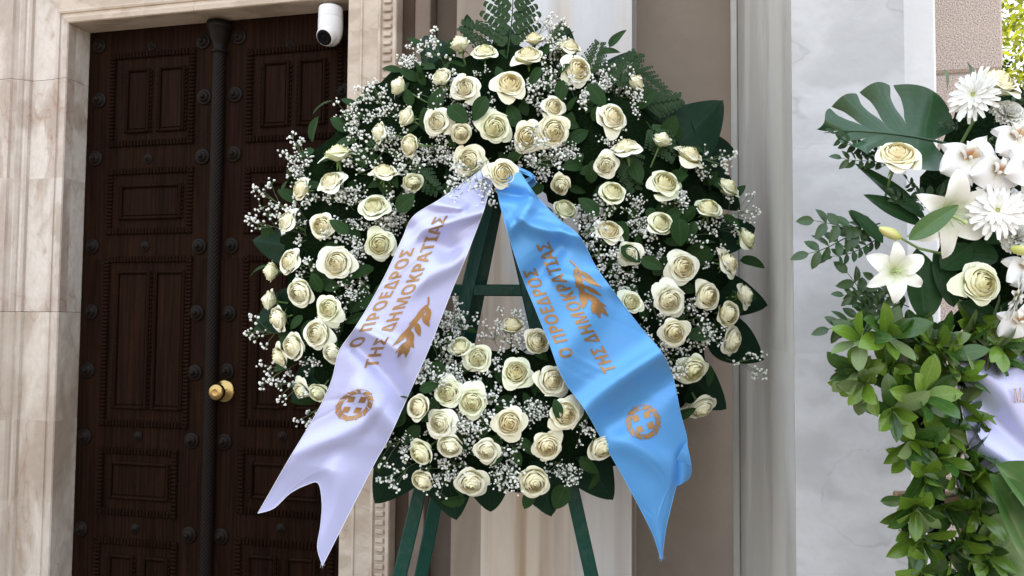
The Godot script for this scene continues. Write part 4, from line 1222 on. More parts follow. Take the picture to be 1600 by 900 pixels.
	# a few leaves that lie over their neighbours
	for q: Array in [[866, 337, -1.0, 0.25, 0.05], [970, 385, 0.6, -0.5, 0.06], [1000, 405, 0.5, -0.2, 0.06], [935, 338, -0.6, 0.7, 0.07], [700, 165, 0.6, -0.5, 0.065], [760, 150, -0.4, -0.8, 0.07], [845, 105, -0.5, -0.8, 0.06], [880, 125, -0.2, -1.0, 0.06], [918, 130, 0.4, -0.5, 0.075], [620, 330, 0.5, 0.5, 0.06], [545, 365, -0.5, 0.4, 0.06], [1085, 345, -0.3, -1.0, 0.06], [1060, 340, 0.1, -1.0, 0.07], [655, 610, 0.8, 0.3, 0.05], [875, 655, -0.2, 0.9, 0.05]]:
		var p := spot(q[0], q[1], ring_depth(q[0], q[1]) - 0.035)
		put_at(wr, "leaf", small[int(q[0]) % 8], M.rose_leaf, Transform3D(aim(cam_basis * Vector3(q[2], q[3], 0.1), cam_basis * Vector3(0.1, 0.25, 1.0)).scaled_local(Vector3.ONE * q[4] * reach), p))
	# ferns
	var fr: Array[ArrayMesh] = [fern_shape(1, 0.06), fern_shape(2, 0.2), fern_shape(3, 0.12)]
	for f: Array in [[792, 92, 0.03, 1.0, 0.235, 0, 0.02], [778, 72, -0.95, 0.55, 0.115, 1, 0.02], [916, 122, 0.35, 1.0, 0.10, 2, 0.0], [952, 140, 0.62, 0.85, 0.12, 0, 0.0], [985, 108, 0.9, -0.55, 0.12, 1, 0.03], [1000, 165, 0.9, 0.2, 0.11, 2, 0.02], [862, 66, 0.35, 0.6, 0.06, 2, 0.0], [975, 225, 0.3, -0.9, 0.12, 1, 0.0], [1010, 190, 0.6, -0.7, 0.12, 0, 0.0], [640, 255, 0.7, -0.6, 0.10, 1, 0.0], [700, 280, 0.4, -0.8, 0.10, 2, 0.0]]:
		var p := spot(f[0], f[1], ring_depth(f[0], f[1]) + f[6])
		put_at(wr, "fern_frond", fr[f[5]], M.fern, Transform3D(aim(cam_basis * Vector3(f[2], f[3], 0.1), cam_basis * Vector3(0.15, 0.1, 1)).scaled_local(Vector3.ONE * f[4] * reach), p))
	# the roses
	var shapes := make_rose_shapes()
	var count := 0
	for r: Array in roses:
		var n := ring_normal(r[0], r[1])
		var d := n + cam_basis * Vector3(rng.randf_range(-0.33, 0.33), rng.randf_range(-0.22, 0.4), 0)
		if r.size() > 3: d = cam_basis * Vector3(r[3], r[4], r[5])
		var depth := ring_depth(r[0], r[1]) - 0.022
		if r[1] == 271: depth = 1.735
		var k: int = [3, 4, 2, 5, 6, 3, 4][rng.randi() % 7]
		if r[2] <= 36: k = rng.randi() % 3
		if r[2] >= 48 and k < 3: k += 2
		if r.size() > 6: k = r[6]
		make_rose(wr, shapes[k + 7 * (count % 2)], spot(r[0], r[1], depth), d, minf(r[2], 50.0 + (r[2] - 50.0) * 0.4) * 0.535 * reach * depth / FOCAL / [0.78, 0.84, 0.90, 0.95, 1.0, 1.05, 1.1][k], rng.randf() * TAU)
		count += 1
	# baby's breath
	var br: Array[ArrayMesh] = []
	for k in 10: br.append(breath_shape(300 + k, 7 + k % 4))
	var set_ := 0
	var tries := 0
	while set_ < 180 and tries < 8000:
		tries += 1
		var a := rng.randf() * TAU
		var r := rng.randf_range(115, 346)
		if sin(a) > 0.3: r = minf(r, 345.0)
		var p := HUB + Vector2(cos(a), sin(a)) * r
		if p.y < 95 and p.x < 830 and p.x > 730: continue
		if p.x > 640 and p.x < 905 and p.y > 295 and p.y < 500: continue
		# sparser to the upper right, where leaves show
		if p.x > 900 and p.y < 300 and rng.randf() < 0.55: continue
		if p.x > 1000 and rng.randf() < 0.35: continue
		var ok := true
		for q: Array in roses:
			if Vector2(q[0], q[1]).distance_to(p) < q[2] * 0.56: ok = false
		# none where a ribbon lies over the flowers
		for e: Array in [[Vector2(815, 330), Vector2(1010, 700)], [Vector2(700, 360), Vector2(500, 720)]]:
			if Geometry2D.get_closest_point_to_segment(p, e[0], e[1]).distance_to(p) < 72.0: ok = false
		if not ok: continue
		spray(wr, br[rng.randi() % 10], p.x, p.y, ring_normal(p.x, p.y) + Vector3(rng.randf_range(-0.6, 0.6), rng.randf_range(-0.4, 0.8), rng.randf_range(-0.2, 0.2)), rng.randf_range(0.6, 0.92), 0.035)
		set_ += 1
	# sprays that stand out beyond the outline or lie before the ribbons
	for q: Array in [[600, 165, -0.9, 0.7], [595, 235, -0.9, 0.2], [690, 95, -0.4, 1.0], [480, 255, -0.6, 0.9], [440, 320, -0.9, 0.6], [425, 355, -1.0, 0.1], [425, 520, -1.0, 0.2], [450, 575, -0.8, -0.4], [475, 600, -0.8, 0.1], [500, 635, -0.4, -0.9], [1145, 335, 0.9, 0.2], [1150, 565, 0.9, -0.3], [1100, 250, 0.9, 0.0], [838, 62, 0.3, 0.6], [850, 72, 0.6, 0.5], [720, 520, -0.1, 1.0], [790, 525, 0.3, 0.9], [668, 600, 0.5, 0.3], [685, 565, 0.4, 0.6], [625, 690, -0.9, -0.2], [640, 730, -0.8, -0.4]]:
		spray(wr, br[int(q[0]) % 10], q[0], q[1], cam_basis * Vector3(q[2], q[3], 0.35), 0.95, 0.01)
	for q: Array in [[752, 258, -0.6, -0.5], [735, 272, -0.6, -0.5], [725, 300, -0.2, -0.6], [760, 285, -0.1, -0.7], [820, 235, 0.3, 0.4], [840, 255, 0.6, 0.2], [910, 365, 0.2, 0.1], [925, 400, 0.5, 0.2]]:
		spray(wr, br[int(q[0]) % 10], q[0], q[1], cam_basis * Vector3(q[2], q[3], 0.25), 0.85, -0.125 if q[0] < 780 else -0.09)

func spray(wr: Node3D, m: ArrayMesh, px: float, py: float, d: Vector3, size: float, back: float) -> void:
	d = d.normalized()
	var p := spot(px, py, ring_depth(px, py) + back) - d * 0.03 * reach
	put_at(wr, "baby_breath_spray", m, M.breath, Transform3D((aim(d, Vector3(0, 0.2, 1)) * Basis(Vector3.UP, rng.randf() * TAU)).scaled_local(Vector3.ONE * size * reach), p))

# where each rose sits in the photograph and how wide it is; some with the way they face and how far they are open
func rose_list() -> Array:
	return [[718, 69, 34, -0.3, 0.9, 0.5], [757, 80, 42], [825, 86, 48, -0.1, 0.8, 0.75, 3], [834, 60, 32], [797, 131, 58, 0.1, 0.45, 1.0, 5], [726, 137, 44, -0.1, 0.1, 1.0, 4], [690, 121, 34], [622, 134, 34, -1.0, 0.5, 0.35, 1], [635, 182, 36, -0.9, 0.5, 0.6, 1], [683, 190, 44, -0.2, 0.0, 1.0, 4], [720, 208, 34, 0.1, -0.4, 1.0, 1], [773, 199, 54, 0.1, -0.05, 1.0, 5], [825, 214, 48, 0.0, -0.2, 1.0, 5], [865, 205, 54, 0.1, -0.1, 1.0, 5], [865, 167, 37, 0.3, 0.1, 1.0, 4], [592, 207, 34, -0.9, 0.1, 0.5, 1], [640, 227, 36, -0.8, -0.1, 0.8, 0], [732, 251, 50, -0.2, -0.1, 1.0, 4], [786, 271, 48, 0.2, 0.1, 1.0, 4], [600, 268, 42, 0.1, 0.9, 0.55, 3], [645, 285, 34, 0.3, -0.5, 0.9, 1], [890, 72, 40, 0.4, 0.9, 0.7, 3], [903, 109, 52, 0.3, 0.15, 1.0, 5], [993, 127, 38, 0.7, 0.7, 0.6, 2], [958, 183, 50, 0.4, 0.35, 1.0, 4], [977, 230, 48, -0.3, 1.0, 0.55, 3], [947, 258, 40], [876, 290, 32], [1035, 218, 34, 0.4, 1.0, 0.4, 1], [1078, 241, 50, 0.5, 0.9, 0.6, 4], [1039, 286, 58, 0.2, 0.55, 1.0, 4], [958, 300, 42, 0.1, 0.6, 0.9, 2], [1138, 292, 44, 0.6, 0.8, 0.6, 3], [1107, 325, 44, 0.2, 0.8, 0.8, 2], [1033, 349, 42, 0.1, 0.4, 1.0, 2], [883, 327, 38, 0.4, 0.6, 0.9, 1], [952, 360, 46, 0.2, 0.6, 0.8, 4], [983, 396, 38], [1168, 373, 42, 0.9, 0.5, 0.6, 3], [1139, 410, 44, 0.8, 0.5, 0.8, 3], [1067, 418, 54, 0.1, 0.1, 1.0, 5], [1046, 470, 52, 0.0, -0.1, 1.0, 5], [1106, 463, 46, 0.4, 0.0, 1.0, 3], [1165, 461, 42, 1.0, 0.2, 0.6, 3], [1138, 490, 42, 0.6, 0.0, 1.0, 1], [987, 472, 38], [1053, 520, 46, 0.0, -0.1, 1.0, 4], [1145, 533, 48, 0.7, -0.2, 0.8, 4], [1082, 578, 54, 0.2, -0.35, 0.9, 4], [1096, 638, 54, 0.35, -0.7, 0.7, 4], [528, 238, 50, -0.1, 1.0, 0.28, 4], [517, 283, 46, -0.3, 0.7, 0.8, 3], [470, 295, 38, -0.6, 0.3, 0.7, 2], [448, 345, 42, -0.7, 0.4, 0.7, 3], [503, 353, 42, -0.2, 0.1, 1.0, 3], [585, 322, 48, 0.0, 0.6, 0.9, 4], [593, 382, 48, 0.0, 0.0, 1.0, 4], [526, 411, 60, -0.1, 0.1, 1.0, 5], [452, 408, 44, -0.6, 0.3, 0.9, 3], [423, 424, 34, -1.0, 0.1, 0.4, 1], [468, 457, 46, -0.3, -0.2, 1.0, 2], [420, 469, 34, -1.0, 0.2, 0.5, 1], [434, 498, 42, -0.8, -0.2, 0.7, 2], [513, 482, 44, -0.2, 0.1, 1.0, 5], [495, 521, 48, -0.3, 0.1, 1.0, 3], [457, 542, 44, -0.6, -0.1, 0.9, 2], [436, 558, 38, -0.8, -0.4, 0.6], [470, 613, 38, -0.6, -0.4, 0.8], [497, 614, 36, -0.3, -0.5, 0.9], [519, 552, 34], [718, 541, 38, -0.3, 0.7, 0.7, 2], [746, 559, 44, 0.0, 0.1, 1.0, 4], [801, 508, 38, 0.1, 1.0, 0.45, 1], [840, 534, 40, 0.3, 0.3, 0.9, 1], [807, 582, 50, 0.0, 0.45, 1.0, 5], [863, 594, 50, 0.3, 0.1, 1.0, 5], [700, 613, 46, -0.2, 0.2, 1.0, 3], [737, 629, 48, 0.0, 0.0, 1.0, 5], [653, 636, 42, -0.6, 0.2, 0.9, 2], [688, 661, 46, -0.3, 0.0, 1.0, 3], [796, 661, 52, 0.0, 0.1, 1.0, 5], [883, 647, 56, 0.3, 0.1, 1.0, 5], [703, 697, 42, 0.0, -0.5, 0.9, 1], [760, 705, 40, -0.1, -0.2, 1.0, 4], [855, 697, 48, 0.1, -0.2, 1.0, 4], [657, 708, 44, -0.5, -0.3, 0.8, 2], [660, 751, 38, -0.3, -0.5, 0.8, 1], [736, 755, 52, 0.0, -0.4, 1.0, 4], [834, 753, 52, 0.1, -0.2, 1.0, 2], [940, 700, 46, 0.3, -0.3, 0.9, 2]]

# ================================================================ the easel under it
func strut(s: Sheet, a: Vector3, b: Vector3, wide: float, thick: float, face: Vector3) -> void:
	var x := aim(b - a, face)
	wide *= reach; thick *= reach
	var l := a.distance_to(b)
	var o := Sheet.new()
	o.box(Vector3(-wide / 2, 0, -thick / 2), Vector3(wide / 2, l, thick / 2), 0.0035)
	s.add(o, Transform3D(x, a))

func to_floor(a: Vector3, b: Vector3) -> Vector3:
	return a + (b - a) * (a.y / (a.y - b.y))

func build_easel() -> void:
	var g := paint(lin(0.012, 0.058, 0.042), 0.3)
	g.metallic_specular = 0.3
	g.normal_enabled = true; g.normal_texture = noise_tex(88, 0.02, [], 256, 4, true, 4.0); g.normal_scale = 0.5
	g.uv1_triplanar = true; g.uv1_scale = Vector3(5, 2, 5)
	var top := spot(776, 262, 2.06)
	var toward := cam_basis * Vector3(0, 0, 1)
	var lf := to_floor(top, spot(627, 890, 1.99))
	var rf := to_floor(top + cam_basis * Vector3(0.012, 0, 0), spot(922, 890, 1.99))
	var bf := to_floor(top, spot(657, 890, 2.16))
	var ez := thing("wreath_easel", "dark green wooden easel that carries the rose wreath", "easel", Transform3D(Basis(Vector3.UP, deg_to_rad(12.8)), Vector3(top.x, 0, top.z)))
	for e: Array in [[top, lf, 0.036], [top + cam_basis * Vector3(0.012, 0, 0), rf, 0.036], [top + cam_basis * Vector3(0.02, 0, -0.05), bf, 0.038]]:
		var s := Sheet.new()
		strut(s, e[1], e[0], e[2], 0.022, toward)
		put_at(ez, "leg", s.mesh(), g, Transform3D.IDENTITY)
	var c := Sheet.new()
	strut(c, spot(700, 453, 2.04), spot(856, 454, 2.04), 0.031, 0.02, toward)
	put_at(ez, "crossbar", c.mesh(), g, Transform3D.IDENTITY)
	var t := Sheet.new()
	strut(t, top + Vector3(0, -0.05, 0.0), top + Vector3(0, 0.03, 0), 0.07, 0.06, toward)
	put_at(ez, "top_block", t.mesh(), g, Transform3D.IDENTITY)

# ================================================================ the arrangement at the right edge
const NEAR := 1.45

func sprig(parent: Node3D, px: float, py: float, depth: float, dir: Vector3, size: float, n: int, shapes: Array, pale: float) -> void:
	var d := (cam_basis * dir).normalized()
	var at := spot(px, py, depth)
	var o := holder(parent, "leaf_sprig", Transform3D(aim(d, cam_basis * Vector3(0, 0.2, 1)).scaled_local(Vector3.ONE * size), at))
	var st := Sheet.new()
	st.tube(PackedVector3Array([Vector3(0, -0.6, -0.1), Vector3(0.02, -0.2, 0), Vector3(0, 0.06, 0)]), 0.04, 0.028, 5, Color(0.16, 0.17, 0.06))
	put(o, "twig", st.mesh(), M.green)
	for k in n:
		var a := TAU * k / n + rng.randf_range(-0.35, 0.35)
		var lean := rng.randf_range(0.65, 1.35) if k % 3 else rng.randf_range(0.15, 0.6)
		var ld := Vector3(cos(a) * sin(lean), cos(lean), sin(a) * sin(lean))
		var b := aim(ld, Vector3(-cos(a) * cos(lean), sin(lean), -sin(a) * cos(lean)) + Vector3(rng.randf_range(-0.4, 0.4), 0.3, rng.randf_range(-0.3, 0.5)))
		put(o, "leaf", shapes[rng.randi() % shapes.size()], M.bright_b if rng.randf() < pale * 0.8 else (M.deep if rng.randf() < 0.42 else M.bright), Transform3D(b.scaled_local(Vector3.ONE * rng.randf_range(0.72, 1.08)), Vector3(0, -0.12 * k / n, 0)))

func build_arrangement() -> void:
	rng.seed = 4242
	# the stand it is tied to
	var oak := tri_mat(noise_tex(51, 0.02, [0.0, lin(0.17, 0.105, 0.05), 1.0, lin(0.25, 0.165, 0.085)]), Vector3(3, 0.6, 3), 0.6)
	var toward := cam_basis * Vector3(0, 0, 1)
	var st := thing("flower_stand", "light brown wooden stand under the lily arrangement, one bar end sticking out", "stand", Transform3D(Basis(Vector3.UP, deg_to_rad(12.8)), Vector3(spot(1530, 450, 1.6).x, 0, spot(1530, 450, 1.6).z)))
	var t := spot(1545, 330, 1.6)
	for e: Array in [[1510, 900, 1.60], [1610, 900, 1.58], [1560, 900, 1.75]]:
		var s := Sheet.new()
		strut(s, to_floor(t, spot(e[0], e[1], e[2])), t, 0.03, 0.022, toward)
		put_at(st, "leg", s.mesh(), oak, Transform3D.IDENTITY)
	var cb := Sheet.new()
	strut(cb, spot(1397, 778, 1.62), spot(1640, 778, 1.60), 0.027, 0.02, toward)
	put_at(st, "crossbar", cb.mesh(), oak, Transform3D.IDENTITY)
	var base := spot(1530, 560, 1.52)
	var ar := thing("flower_arrangement", "arrangement of white lilies, orchids and gerberas with trailing green sprigs before the marble pillar", "flower arrangement", Transform3D(Basis(Vector3.UP, deg_to_rad(12.8)), base))
	# the dark mass of foam and foliage behind the blooms
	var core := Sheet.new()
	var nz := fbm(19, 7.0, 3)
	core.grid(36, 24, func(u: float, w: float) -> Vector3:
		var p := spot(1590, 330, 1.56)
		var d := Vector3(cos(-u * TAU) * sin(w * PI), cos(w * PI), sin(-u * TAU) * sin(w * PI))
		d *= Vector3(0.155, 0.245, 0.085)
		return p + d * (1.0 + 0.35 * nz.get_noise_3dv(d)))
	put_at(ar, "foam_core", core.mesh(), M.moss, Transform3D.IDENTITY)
	# split leaves
	var f1 := cam_basis * Vector3(-0.97, 0.20, 0.10)
	split_leaf(ar, "split_leaf", Transform3D(aim(f1, cam_basis * Vector3(0.12, 0.35, 1.0)).scaled_local(Vector3.ONE * 0.198), spot(1466, 222, NEAR + 0.02)), M.monstera, [Vector2(0.34, 0.035), Vector2(0.52, 0.035), Vector2(0.70, 0.03)], 0.56, "large dark blue green split leaf with three slots on its upper side")
	# long lily leaves: base, tip, width, which green
	for l: Array in [[1448, 345, 1340, 250, 30, 0], [1440, 352, 1350, 300, 34, 0], [1420, 375, 1500, 318, 34, 1], [1445, 500, 1436, 385, 62, 0], [1490, 480, 1462, 390, 44, 0], [1560, 400, 1500, 395, 50, 0], [1540, 380, 1580, 330, 46, 0], [1470, 420, 1520, 380, 40, 0], [1560, 505, 1500, 470, 44, 0], [1470, 330, 1500, 270, 36, 0], [1590, 470, 1560, 520, 44, 0], [1380, 380, 1330, 325, 26, 0], [1612, 800, 1536, 902, 118, 2], [1608, 868, 1553, 740, 84, 1], [1625, 800, 1562, 724, 70, 1], [1480, 140, 1478, 108, 16, 1], [1515, 110, 1513, 95, 10, 1]]:
		var a := spot(l[0], l[1], NEAR - 0.05 if l[5] == 1 else NEAR + 0.02)
		var b := spot(l[2], l[3], NEAR - 0.085 if l[5] == 1 else NEAR + 0.03)
		var m := leaf_shape(1.0, float(l[4]) / Vector2(l[0] - l[2], l[1] - l[3]).length(), 0.85, 0.25 if l[1] < 700 else 0.6, 0.06, 0.006, l[0], 8, 14)
		put_at(ar, "long_leaf", m, [M.lily_leaf, M.lily_leaf_b, M.monstera_b][l[5]], Transform3D(aim(b - a, cam_basis * Vector3(0.1, 0.5, 1)).scaled_local(Vector3.ONE * a.distance_to(b)), a))
	# twigs with leaflets to the left
	var pin: Array[ArrayMesh] = [pinnate_shape(1, 6, 0.24, 0.12), pinnate_shape(2, 7, 0.2, 0.095), pinnate_shape(3, 5, 0.27, 0.14)]
	for f: Array in [[1390, 250, 1312, 205, 1], [1385, 262, 1322, 240, 0], [1370, 362, 1268, 385, 0], [1375, 350, 1280, 345, 2], [1385, 372, 1305, 395, 1], [1440, 340, 1405, 300, 0], [1460, 330, 1425, 280, 1], [1390, 470, 1325, 455, 0], [1395, 500, 1330, 430, 2], [1395, 480, 1300, 505, 0], [1400, 440, 1345, 470, 1], [1420, 480, 1370, 440, 2], [1500, 200, 1475, 190, 1], [1560, 130, 1580, 95, 1], [1550, 190, 1600, 150, 0], [1530, 240, 1560, 215, 0], [1400, 330, 1480, 300, 2], [1560, 870, 1500, 890, 1], [1540, 860, 1480, 850, 0]]:
		var a := spot(f[0], f[1], NEAR + 0.04)
		var b := spot(f[2], f[3], NEAR + 0.01)
		put_at(ar, "leaf_twig", pin[f[4]], M.fern if f[4] == 1 else M.twig, Transform3D(aim(b - a, cam_basis * Vector3(rng.randf_range(-0.3, 0.3), 0.3, 1)).scaled_local(Vector3.ONE * a.distance_to(b) * 1.05), a))
	# the garland of fresh green sprigs that runs down the stand
	var lv: Array[ArrayMesh] = []
	for k in 6: lv.append(leaf_shape(1.0, [0.40, 0.44, 0.34, 0.41, 0.37, 0.46][k], [1.3, 1.15, 1.4, 1.2, 1.35, 1.1][k], [0.25, 0.1, 0.35, -0.1, 0.2, 0.15][k], [0.15, 0.3, 0.05, 0.4, 0.2, 0.1][k], 0.012, k * 1.9, 6, 9, Color.WHITE * [1.0, 1.2, 0.8, 1.1, 0.65, 0.9][k]))
	for g: Array in [[1335, 580, -0.8, 0.0, 0.5, 42, 0.5], [1345, 530, -0.6, 0.5, 0.5, 38, 0.3], [1385, 525, 0.1, 0.6, 0.7, 48, 0.05], [1430, 530, 0.3, 0.5, 0.8, 46, 0.05], [1465, 540, 0.4, 0.6, 0.6, 44, 0.2], [1350, 600, -0.5, -0.3, 0.7, 40, 0.5], [1390, 575, -0.1, 0.2, 1.0, 44, 0.2], [1430, 580, 0.2, 0.1, 1.0, 44, 0.0], [1500, 535, 0.5, 0.2, 0.8, 46, 0.8], [1540, 525, 0.7, 0.1, 0.7, 46, 0.7], [1395, 640, -0.3, -0.2, 1.0, 44, 0.15], [1440, 620, 0.3, 0.2, 1.0, 48, 0.0], [1480, 620, 0.9, 0.1, 0.6, 52, 0.1], [1490, 590, 0.8, 0.4, 0.5, 44, 0.2], [1425, 690, -0.2, -0.3, 0.9, 46, 0.1], [1470, 670, 0.4, -0.1, 0.9, 46, 0.0], [1510, 705, 0.9, 0.0, 0.6, 48, 0.05], [1490, 735, 0.6, -0.2, 0.8, 48, 0.05], [1445, 745, -0.1, -0.4, 0.9, 44, 0.1], [1520, 745, 0.7, -0.4, 0.7, 44, 0.05], [1430, 790, -0.4, -0.5, 0.8, 44, 0.05], [1475, 790, 0.3, -0.5, 0.9, 46, 0.0], [1440, 840, -0.4, -0.3, 0.9, 46, 0.05], [1480, 850, 0.2, -0.6, 0.8, 46, 0.05], [1440, 895, -0.3, -0.3, 0.9, 48, 0.05], [1490, 900, 0.3, -0.4, 0.9, 46, 0.0], [1550, 560, 0.6, 0.2, 0.8, 40, 0.4], [1590, 545, 0.6, 0.2, 0.8, 44, 0.4], [1410, 610, -0.2, 0.6, 0.8, 40, 0.1], [1455, 650, 0.1, 0.7, 0.8, 42, 0.0], [1460, 715, 0.0, 0.6, 0.8, 40, 0.0], [1500, 770, 0.4, 0.5, 0.8, 40, 0.0], [1495, 650, 0.5, -0.3, 0.7, 40, 0.0], [1512, 680, 0.2, 0.3, 0.8, 40, 0.0], [1525, 800, 0.4, 0.2, 0.8, 42, 0.0], [1510, 830, 0.2, -0.3, 0.8, 42, 0.0], [1535, 860, 0.3, 0.3, 0.8, 42, 0.0], [1520, 890, 0.2, 0.0, 0.9, 44, 0.0], [1480, 560, 0.2, 0.5, 0.8, 40, 0.0], [1520, 515, 0.0, 0.4, 0.9, 40, 0.1], [1560, 540, 0.3, 0.4, 0.8, 40, 0.2]]:
		sprig(ar, g[0], g[1], NEAR + rng.randf_range(-0.01, 0.05), Vector3(g[2], g[3], g[4]), g[5] * 1.48 * NEAR / FOCAL, 8 + int(g[0]) % 3, lv, g[6])
		sprig(ar, g[0] + rng.randf_range(-18, 22), g[1] + rng.randf_range(-24, 24), NEAR + rng.randf_range(0.03, 0.09), Vector3(g[2] + rng.randf_range(-0.5, 0.5), g[3] + rng.randf_range(-0.5, 0.5), g[4] * 0.7), g[5] * 1.08 * NEAR / FOCAL, 6, lv, g[6] * 0.3)
	var mid := Sheet.new()
	var line := PackedVector3Array()
	for p: Array in [[1520, 480], [1440, 560], [1440, 640], [1465, 720], [1460, 800], [1470, 900], [1480, 1000]]: line.append(spot(p[0], p[1], NEAR + 0.06))
	mid.tube(line, 0.016, 0.016, 8)
	put_at(ar, "garland_core", mid.mesh(), M.moss, Transform3D.IDENTITY)
	# blooms
	var shapes := make_rose_shapes()
	for r: Array in [[1404, 241, 68, -0.15, 0.75, 0.85, 4, "cream rose below the dark split leaf"], [1533, 443, 70, 0.1, 0.15, 1.0, 4, "cream rose between the lily leaves and the gerbera"], [1556, 128, 82, 0.2, 0.9, 0.6, 4, "greenish white rose seen from its side at the top"], [1640, 150, 66, 0.6, 0.6, 0.6, 3, ""]]:
		var o := make_rose(ar, shapes[r[6]], spot(r[0], r[1], NEAR - 0.03), cam_basis * Vector3(r[3], r[4], r[5]), r[2] * 0.5 * NEAR / FOCAL, r[0], true)
		if r[7]: tag(o, r[7])
	make_lily(ar, spot(1396, 424, NEAR - 0.03), cam_basis * Vector3(-0.12, 0.0, 1.0), 0.066, 0.5, 0.9, "open white lily on the left, facing out")
	make_lily(ar, spot(1472, 330, NEAR - 0.02), cam_basis * Vector3(0.15, -0.35, 1.0), 0.098, 1.2, 0.75, "large white lily behind a pointed green leaf")
	make_gerbera(ar, spot(1524, 149, NEAR - 0.035), cam_basis * Vector3(-0.92, 0.12, 0.5), 0.050, 0.3, "white gerbera at the top, turned aside")
	make_gerbera(ar, spot(1555, 330, NEAR - 0.05), cam_basis * Vector3(-0.10, 0.15, 1.0), 0.053, 0.9, "white gerbera with a yellow green centre, facing out")
	make_gerbera(ar, spot(1582, 462, NEAR - 0.03), cam_basis * Vector3(0.75, -0.3, 0.5), 0.05, 1.9, "white gerbera beside the lower rose, seen from its side")
	make_orchid(ar, spot(1512, 246, NEAR - 0.045), cam_basis * Vector3(-0.1, -0.05, 1.0), 0.054, 0.15, "white orchid bloom left of its neighbours")
	make_orchid(ar, spot(1556, 268, NEAR - 0.05), cam_basis * Vector3(0.1, -0.2, 1.0), 0.050, -0.2)
	make_orchid(ar, spot(1586, 215, NEAR - 0.05), cam_basis * Vector3(0.2, 0.1, 1.0), 0.050, 0.3)
	make_orchid(ar, spot(1606, 262, NEAR - 0.06), cam_basis * Vector3(0.2, 0.0, 1.0), 0.050, -0.1)
	make_orchid(ar, spot(1592, 500, NEAR - 0.03), cam_basis * Vector3(0.0, -0.3, 1.0), 0.045, 0.4)
	make_orchid(ar, spot(1600, 420, NEAR - 0.02), cam_basis * Vector3(0.3, 0.2, 1.0), 0.05, 0.2)
	make_orchid(ar, spot(1595, 330, NEAR - 0.02), cam_basis * Vector3(0.3, 0.2, 1.0), 0.05, 0.9)
	make_carnation(ar, spot(1573, 181, NEAR - 0.03), cam_basis * Vector3(0.0, 0.6, 0.8), 0.034, "small white carnation under the topmost rose")
	make_carnation(ar, spot(1590, 372, NEAR - 0.03), cam_basis * Vector3(-0.2, 0.2, 1.0), 0.036)
	make_bud(ar, spot(1408, 372, NEAR - 0.045), cam_basis * Vector3(-1.0, 0.42, 0.15), 0.048, 0.0105, "closed yellow green lily bud above the open lily")
	make_bud(ar, spot(1578, 388, NEAR - 0.05), cam_basis * Vector3(1.0, -0.2, 0.2), 0.045, 0.0095)
	var bs := Sheet.new()
	bs.tube(PackedVector3Array([spot(1408, 372, NEAR - 0.044), spot(1435, 388, NEAR - 0.03), spot(1470, 396, NEAR)]), 0.0022, 0.003, 6, Color(0.16, 0.25, 0.07))
	put_at(ar, "bud_stem", bs.mesh(), M.green, Transform3D.IDENTITY)
	# its ribbon
	var b := Band.new()
	for r: Array in [[1486, 566, 1660, 548, 1.475], [1494, 592, 1668, 580, 1.46], [1503, 640, 1675, 630, 1.455], [1513, 690, 1682, 680, 1.455], [1524, 730, 1690, 722, 1.46], [1532, 768, 1698, 760, 1.465], [1545, 830, 1706, 820, 1.47]]:
		b.lx.append(Vector2(r[0], r[1])); b.rx.append(Vector2(r[2], r[3])); b.dp.append(r[4])
	b.folds = [[0.3, 0.3, 0.12, 0.010, -1.6, 0.2], [0.55, 0.35, 0.1, -0.006, -1.5, 0.8], [0.75, 0.3, 0.1, 0.008, -1.5, 1.0]]
	var o := build_band("sash_ribbon", "white satin sash, lavender sky tint painted in, with gold capitals below the lily arrangement's blooms", b, M.satin, M.satin_hem)
	var f := SystemFont.new()
	f.font_names = PackedStringArray(["Droid Serif"])
	for letter: Array in [["Μ", 1590.0], ["Α", 1601.5]]:
		var tm := TextMesh.new()
		tm.font = f; tm.font_size = 64; tm.pixel_size = 0.01; tm.depth = 0.0; tm.curve_step = 3.0; tm.text = letter[0]
		var arr := tm.get_mesh_arrays()
		var v: PackedVector3Array = arr[Mesh.ARRAY_VERTEX]
		var ix: PackedInt32Array = arr[Mesh.ARRAY_INDEX] if arr[Mesh.ARRAY_INDEX] else PackedInt32Array()
		if ix.is_empty():
			for k in v.size(): ix.append(k)
		var s := Sheet.new()
		for p in v:
			var q := Vector2(letter[1] + p.x * 22.0, 618.0 - p.y * 48.0 - p.x * 4.0)
			var tt := clampf((q.x - b.flat(0.42, -1.0).x) / (b.flat(0.42, 1.0).x - b.flat(0.42, -1.0).x) * 2.0 - 1.0, -1, 1)
			var la := 0.0
			while la < 1.0 and b.flat(la, tt).y < q.y: la += 0.004
			s.vert(o.transform.affine_inverse() * spot(q.x, q.y, b.depth(la, tt) - 0.003))
		for k in range(0, ix.size(), 3): s.tri(ix[k], ix[k + 1], ix[k + 2])
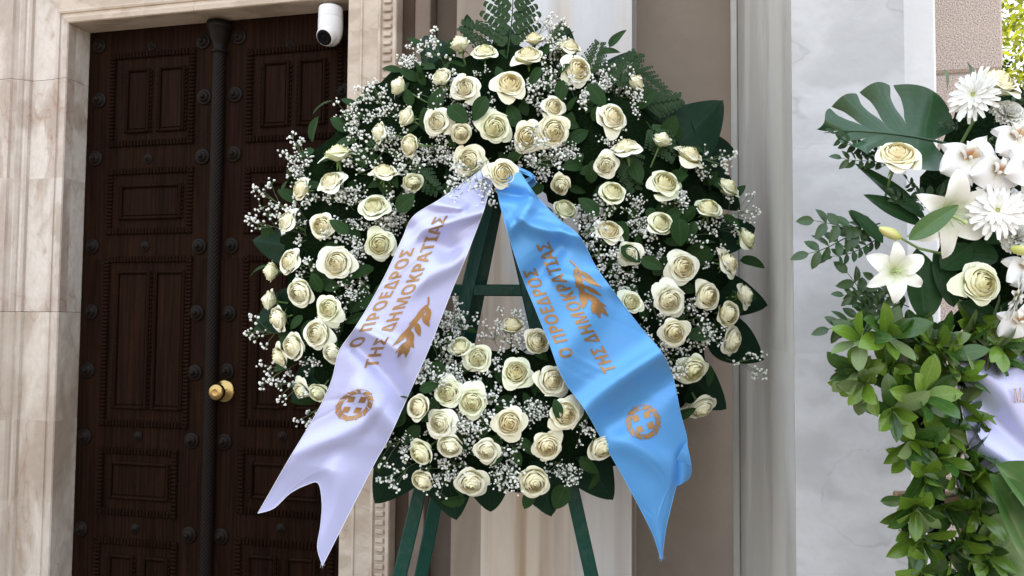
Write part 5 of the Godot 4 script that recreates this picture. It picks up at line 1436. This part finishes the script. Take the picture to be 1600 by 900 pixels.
		put(o, "letter", s.mesh(), M.gold)

# ================================================================ trees past the corner
func build_tree() -> void:
	rng.seed = 99
	var crown_at := spot(1625, 60, 8.5)
	var tr := thing("garden_tree", "sunlit yellow green tree beyond the stone pier", "tree", Transform3D(Basis.IDENTITY, Vector3(crown_at.x, 0, crown_at.z)))
	var bark := paint(lin(0.12, 0.09, 0.065), 0.9)
	var s := Sheet.new()
	s.tube(PackedVector3Array([Vector3.ZERO, Vector3(0.05, 1.0, 0.03), Vector3(0.0, 2.0, 0.0), Vector3(0.1, 3.2, 0.1)]), 0.16, 0.06, 10)
	for k in 9:
		var a := k * 2.4
		var y := 1.4 + 0.18 * k
		s.tube(PackedVector3Array([Vector3(0, y, 0), Vector3(cos(a) * 0.5, y + 0.5, sin(a) * 0.5), Vector3(cos(a) * 1.2, y + 0.9, sin(a) * 1.2)]), 0.05, 0.012, 6)
	put(tr, "trunk", s.mesh(), bark)
	var leaf := paint(Color.WHITE, 0.45, true)
	leaf.backlight_enabled = true; leaf.backlight = Color(1.0, 1.0, 1.0)
	var c := Sheet.new()
	for k in 60:
		var p := Vector3(rng.randfn(), rng.randfn() * 0.8, rng.randfn()) * 0.75
		p = p.limit_length(1.75) + Vector3(0, crown_at.y, 0)
		for i in 70:
			var q := p + Vector3(rng.randfn(), rng.randfn() * 0.7, rng.randfn()) * 0.24
			leaf_into(c, Transform3D(aim(Vector3(rng.randf_range(-1, 1), rng.randf_range(-1.2, 0.5), rng.randf_range(-1, 1)), Vector3(rng.randf_range(-1, 1), 1.2, rng.randf_range(-1, 1))), q), rng.randf_range(0.07, 0.12), 0.05, 0.8, 0.2, 0.1, 0.0, 0.0, 2, 3, Color(0.16, 0.20, 0.012).lerp(Color(0.24, 0.26, 0.02), rng.randf()))
	put(tr, "crown", c.mesh(), leaf)

func _ready() -> void:
	set_light()
	make_materials()
	build_place()
	make_plant_materials()
	build_tree()
	reach = 1.25
	build_easel()
	build_wreath()
	build_ribbons()
	reach = 1.0
	build_arrangement()
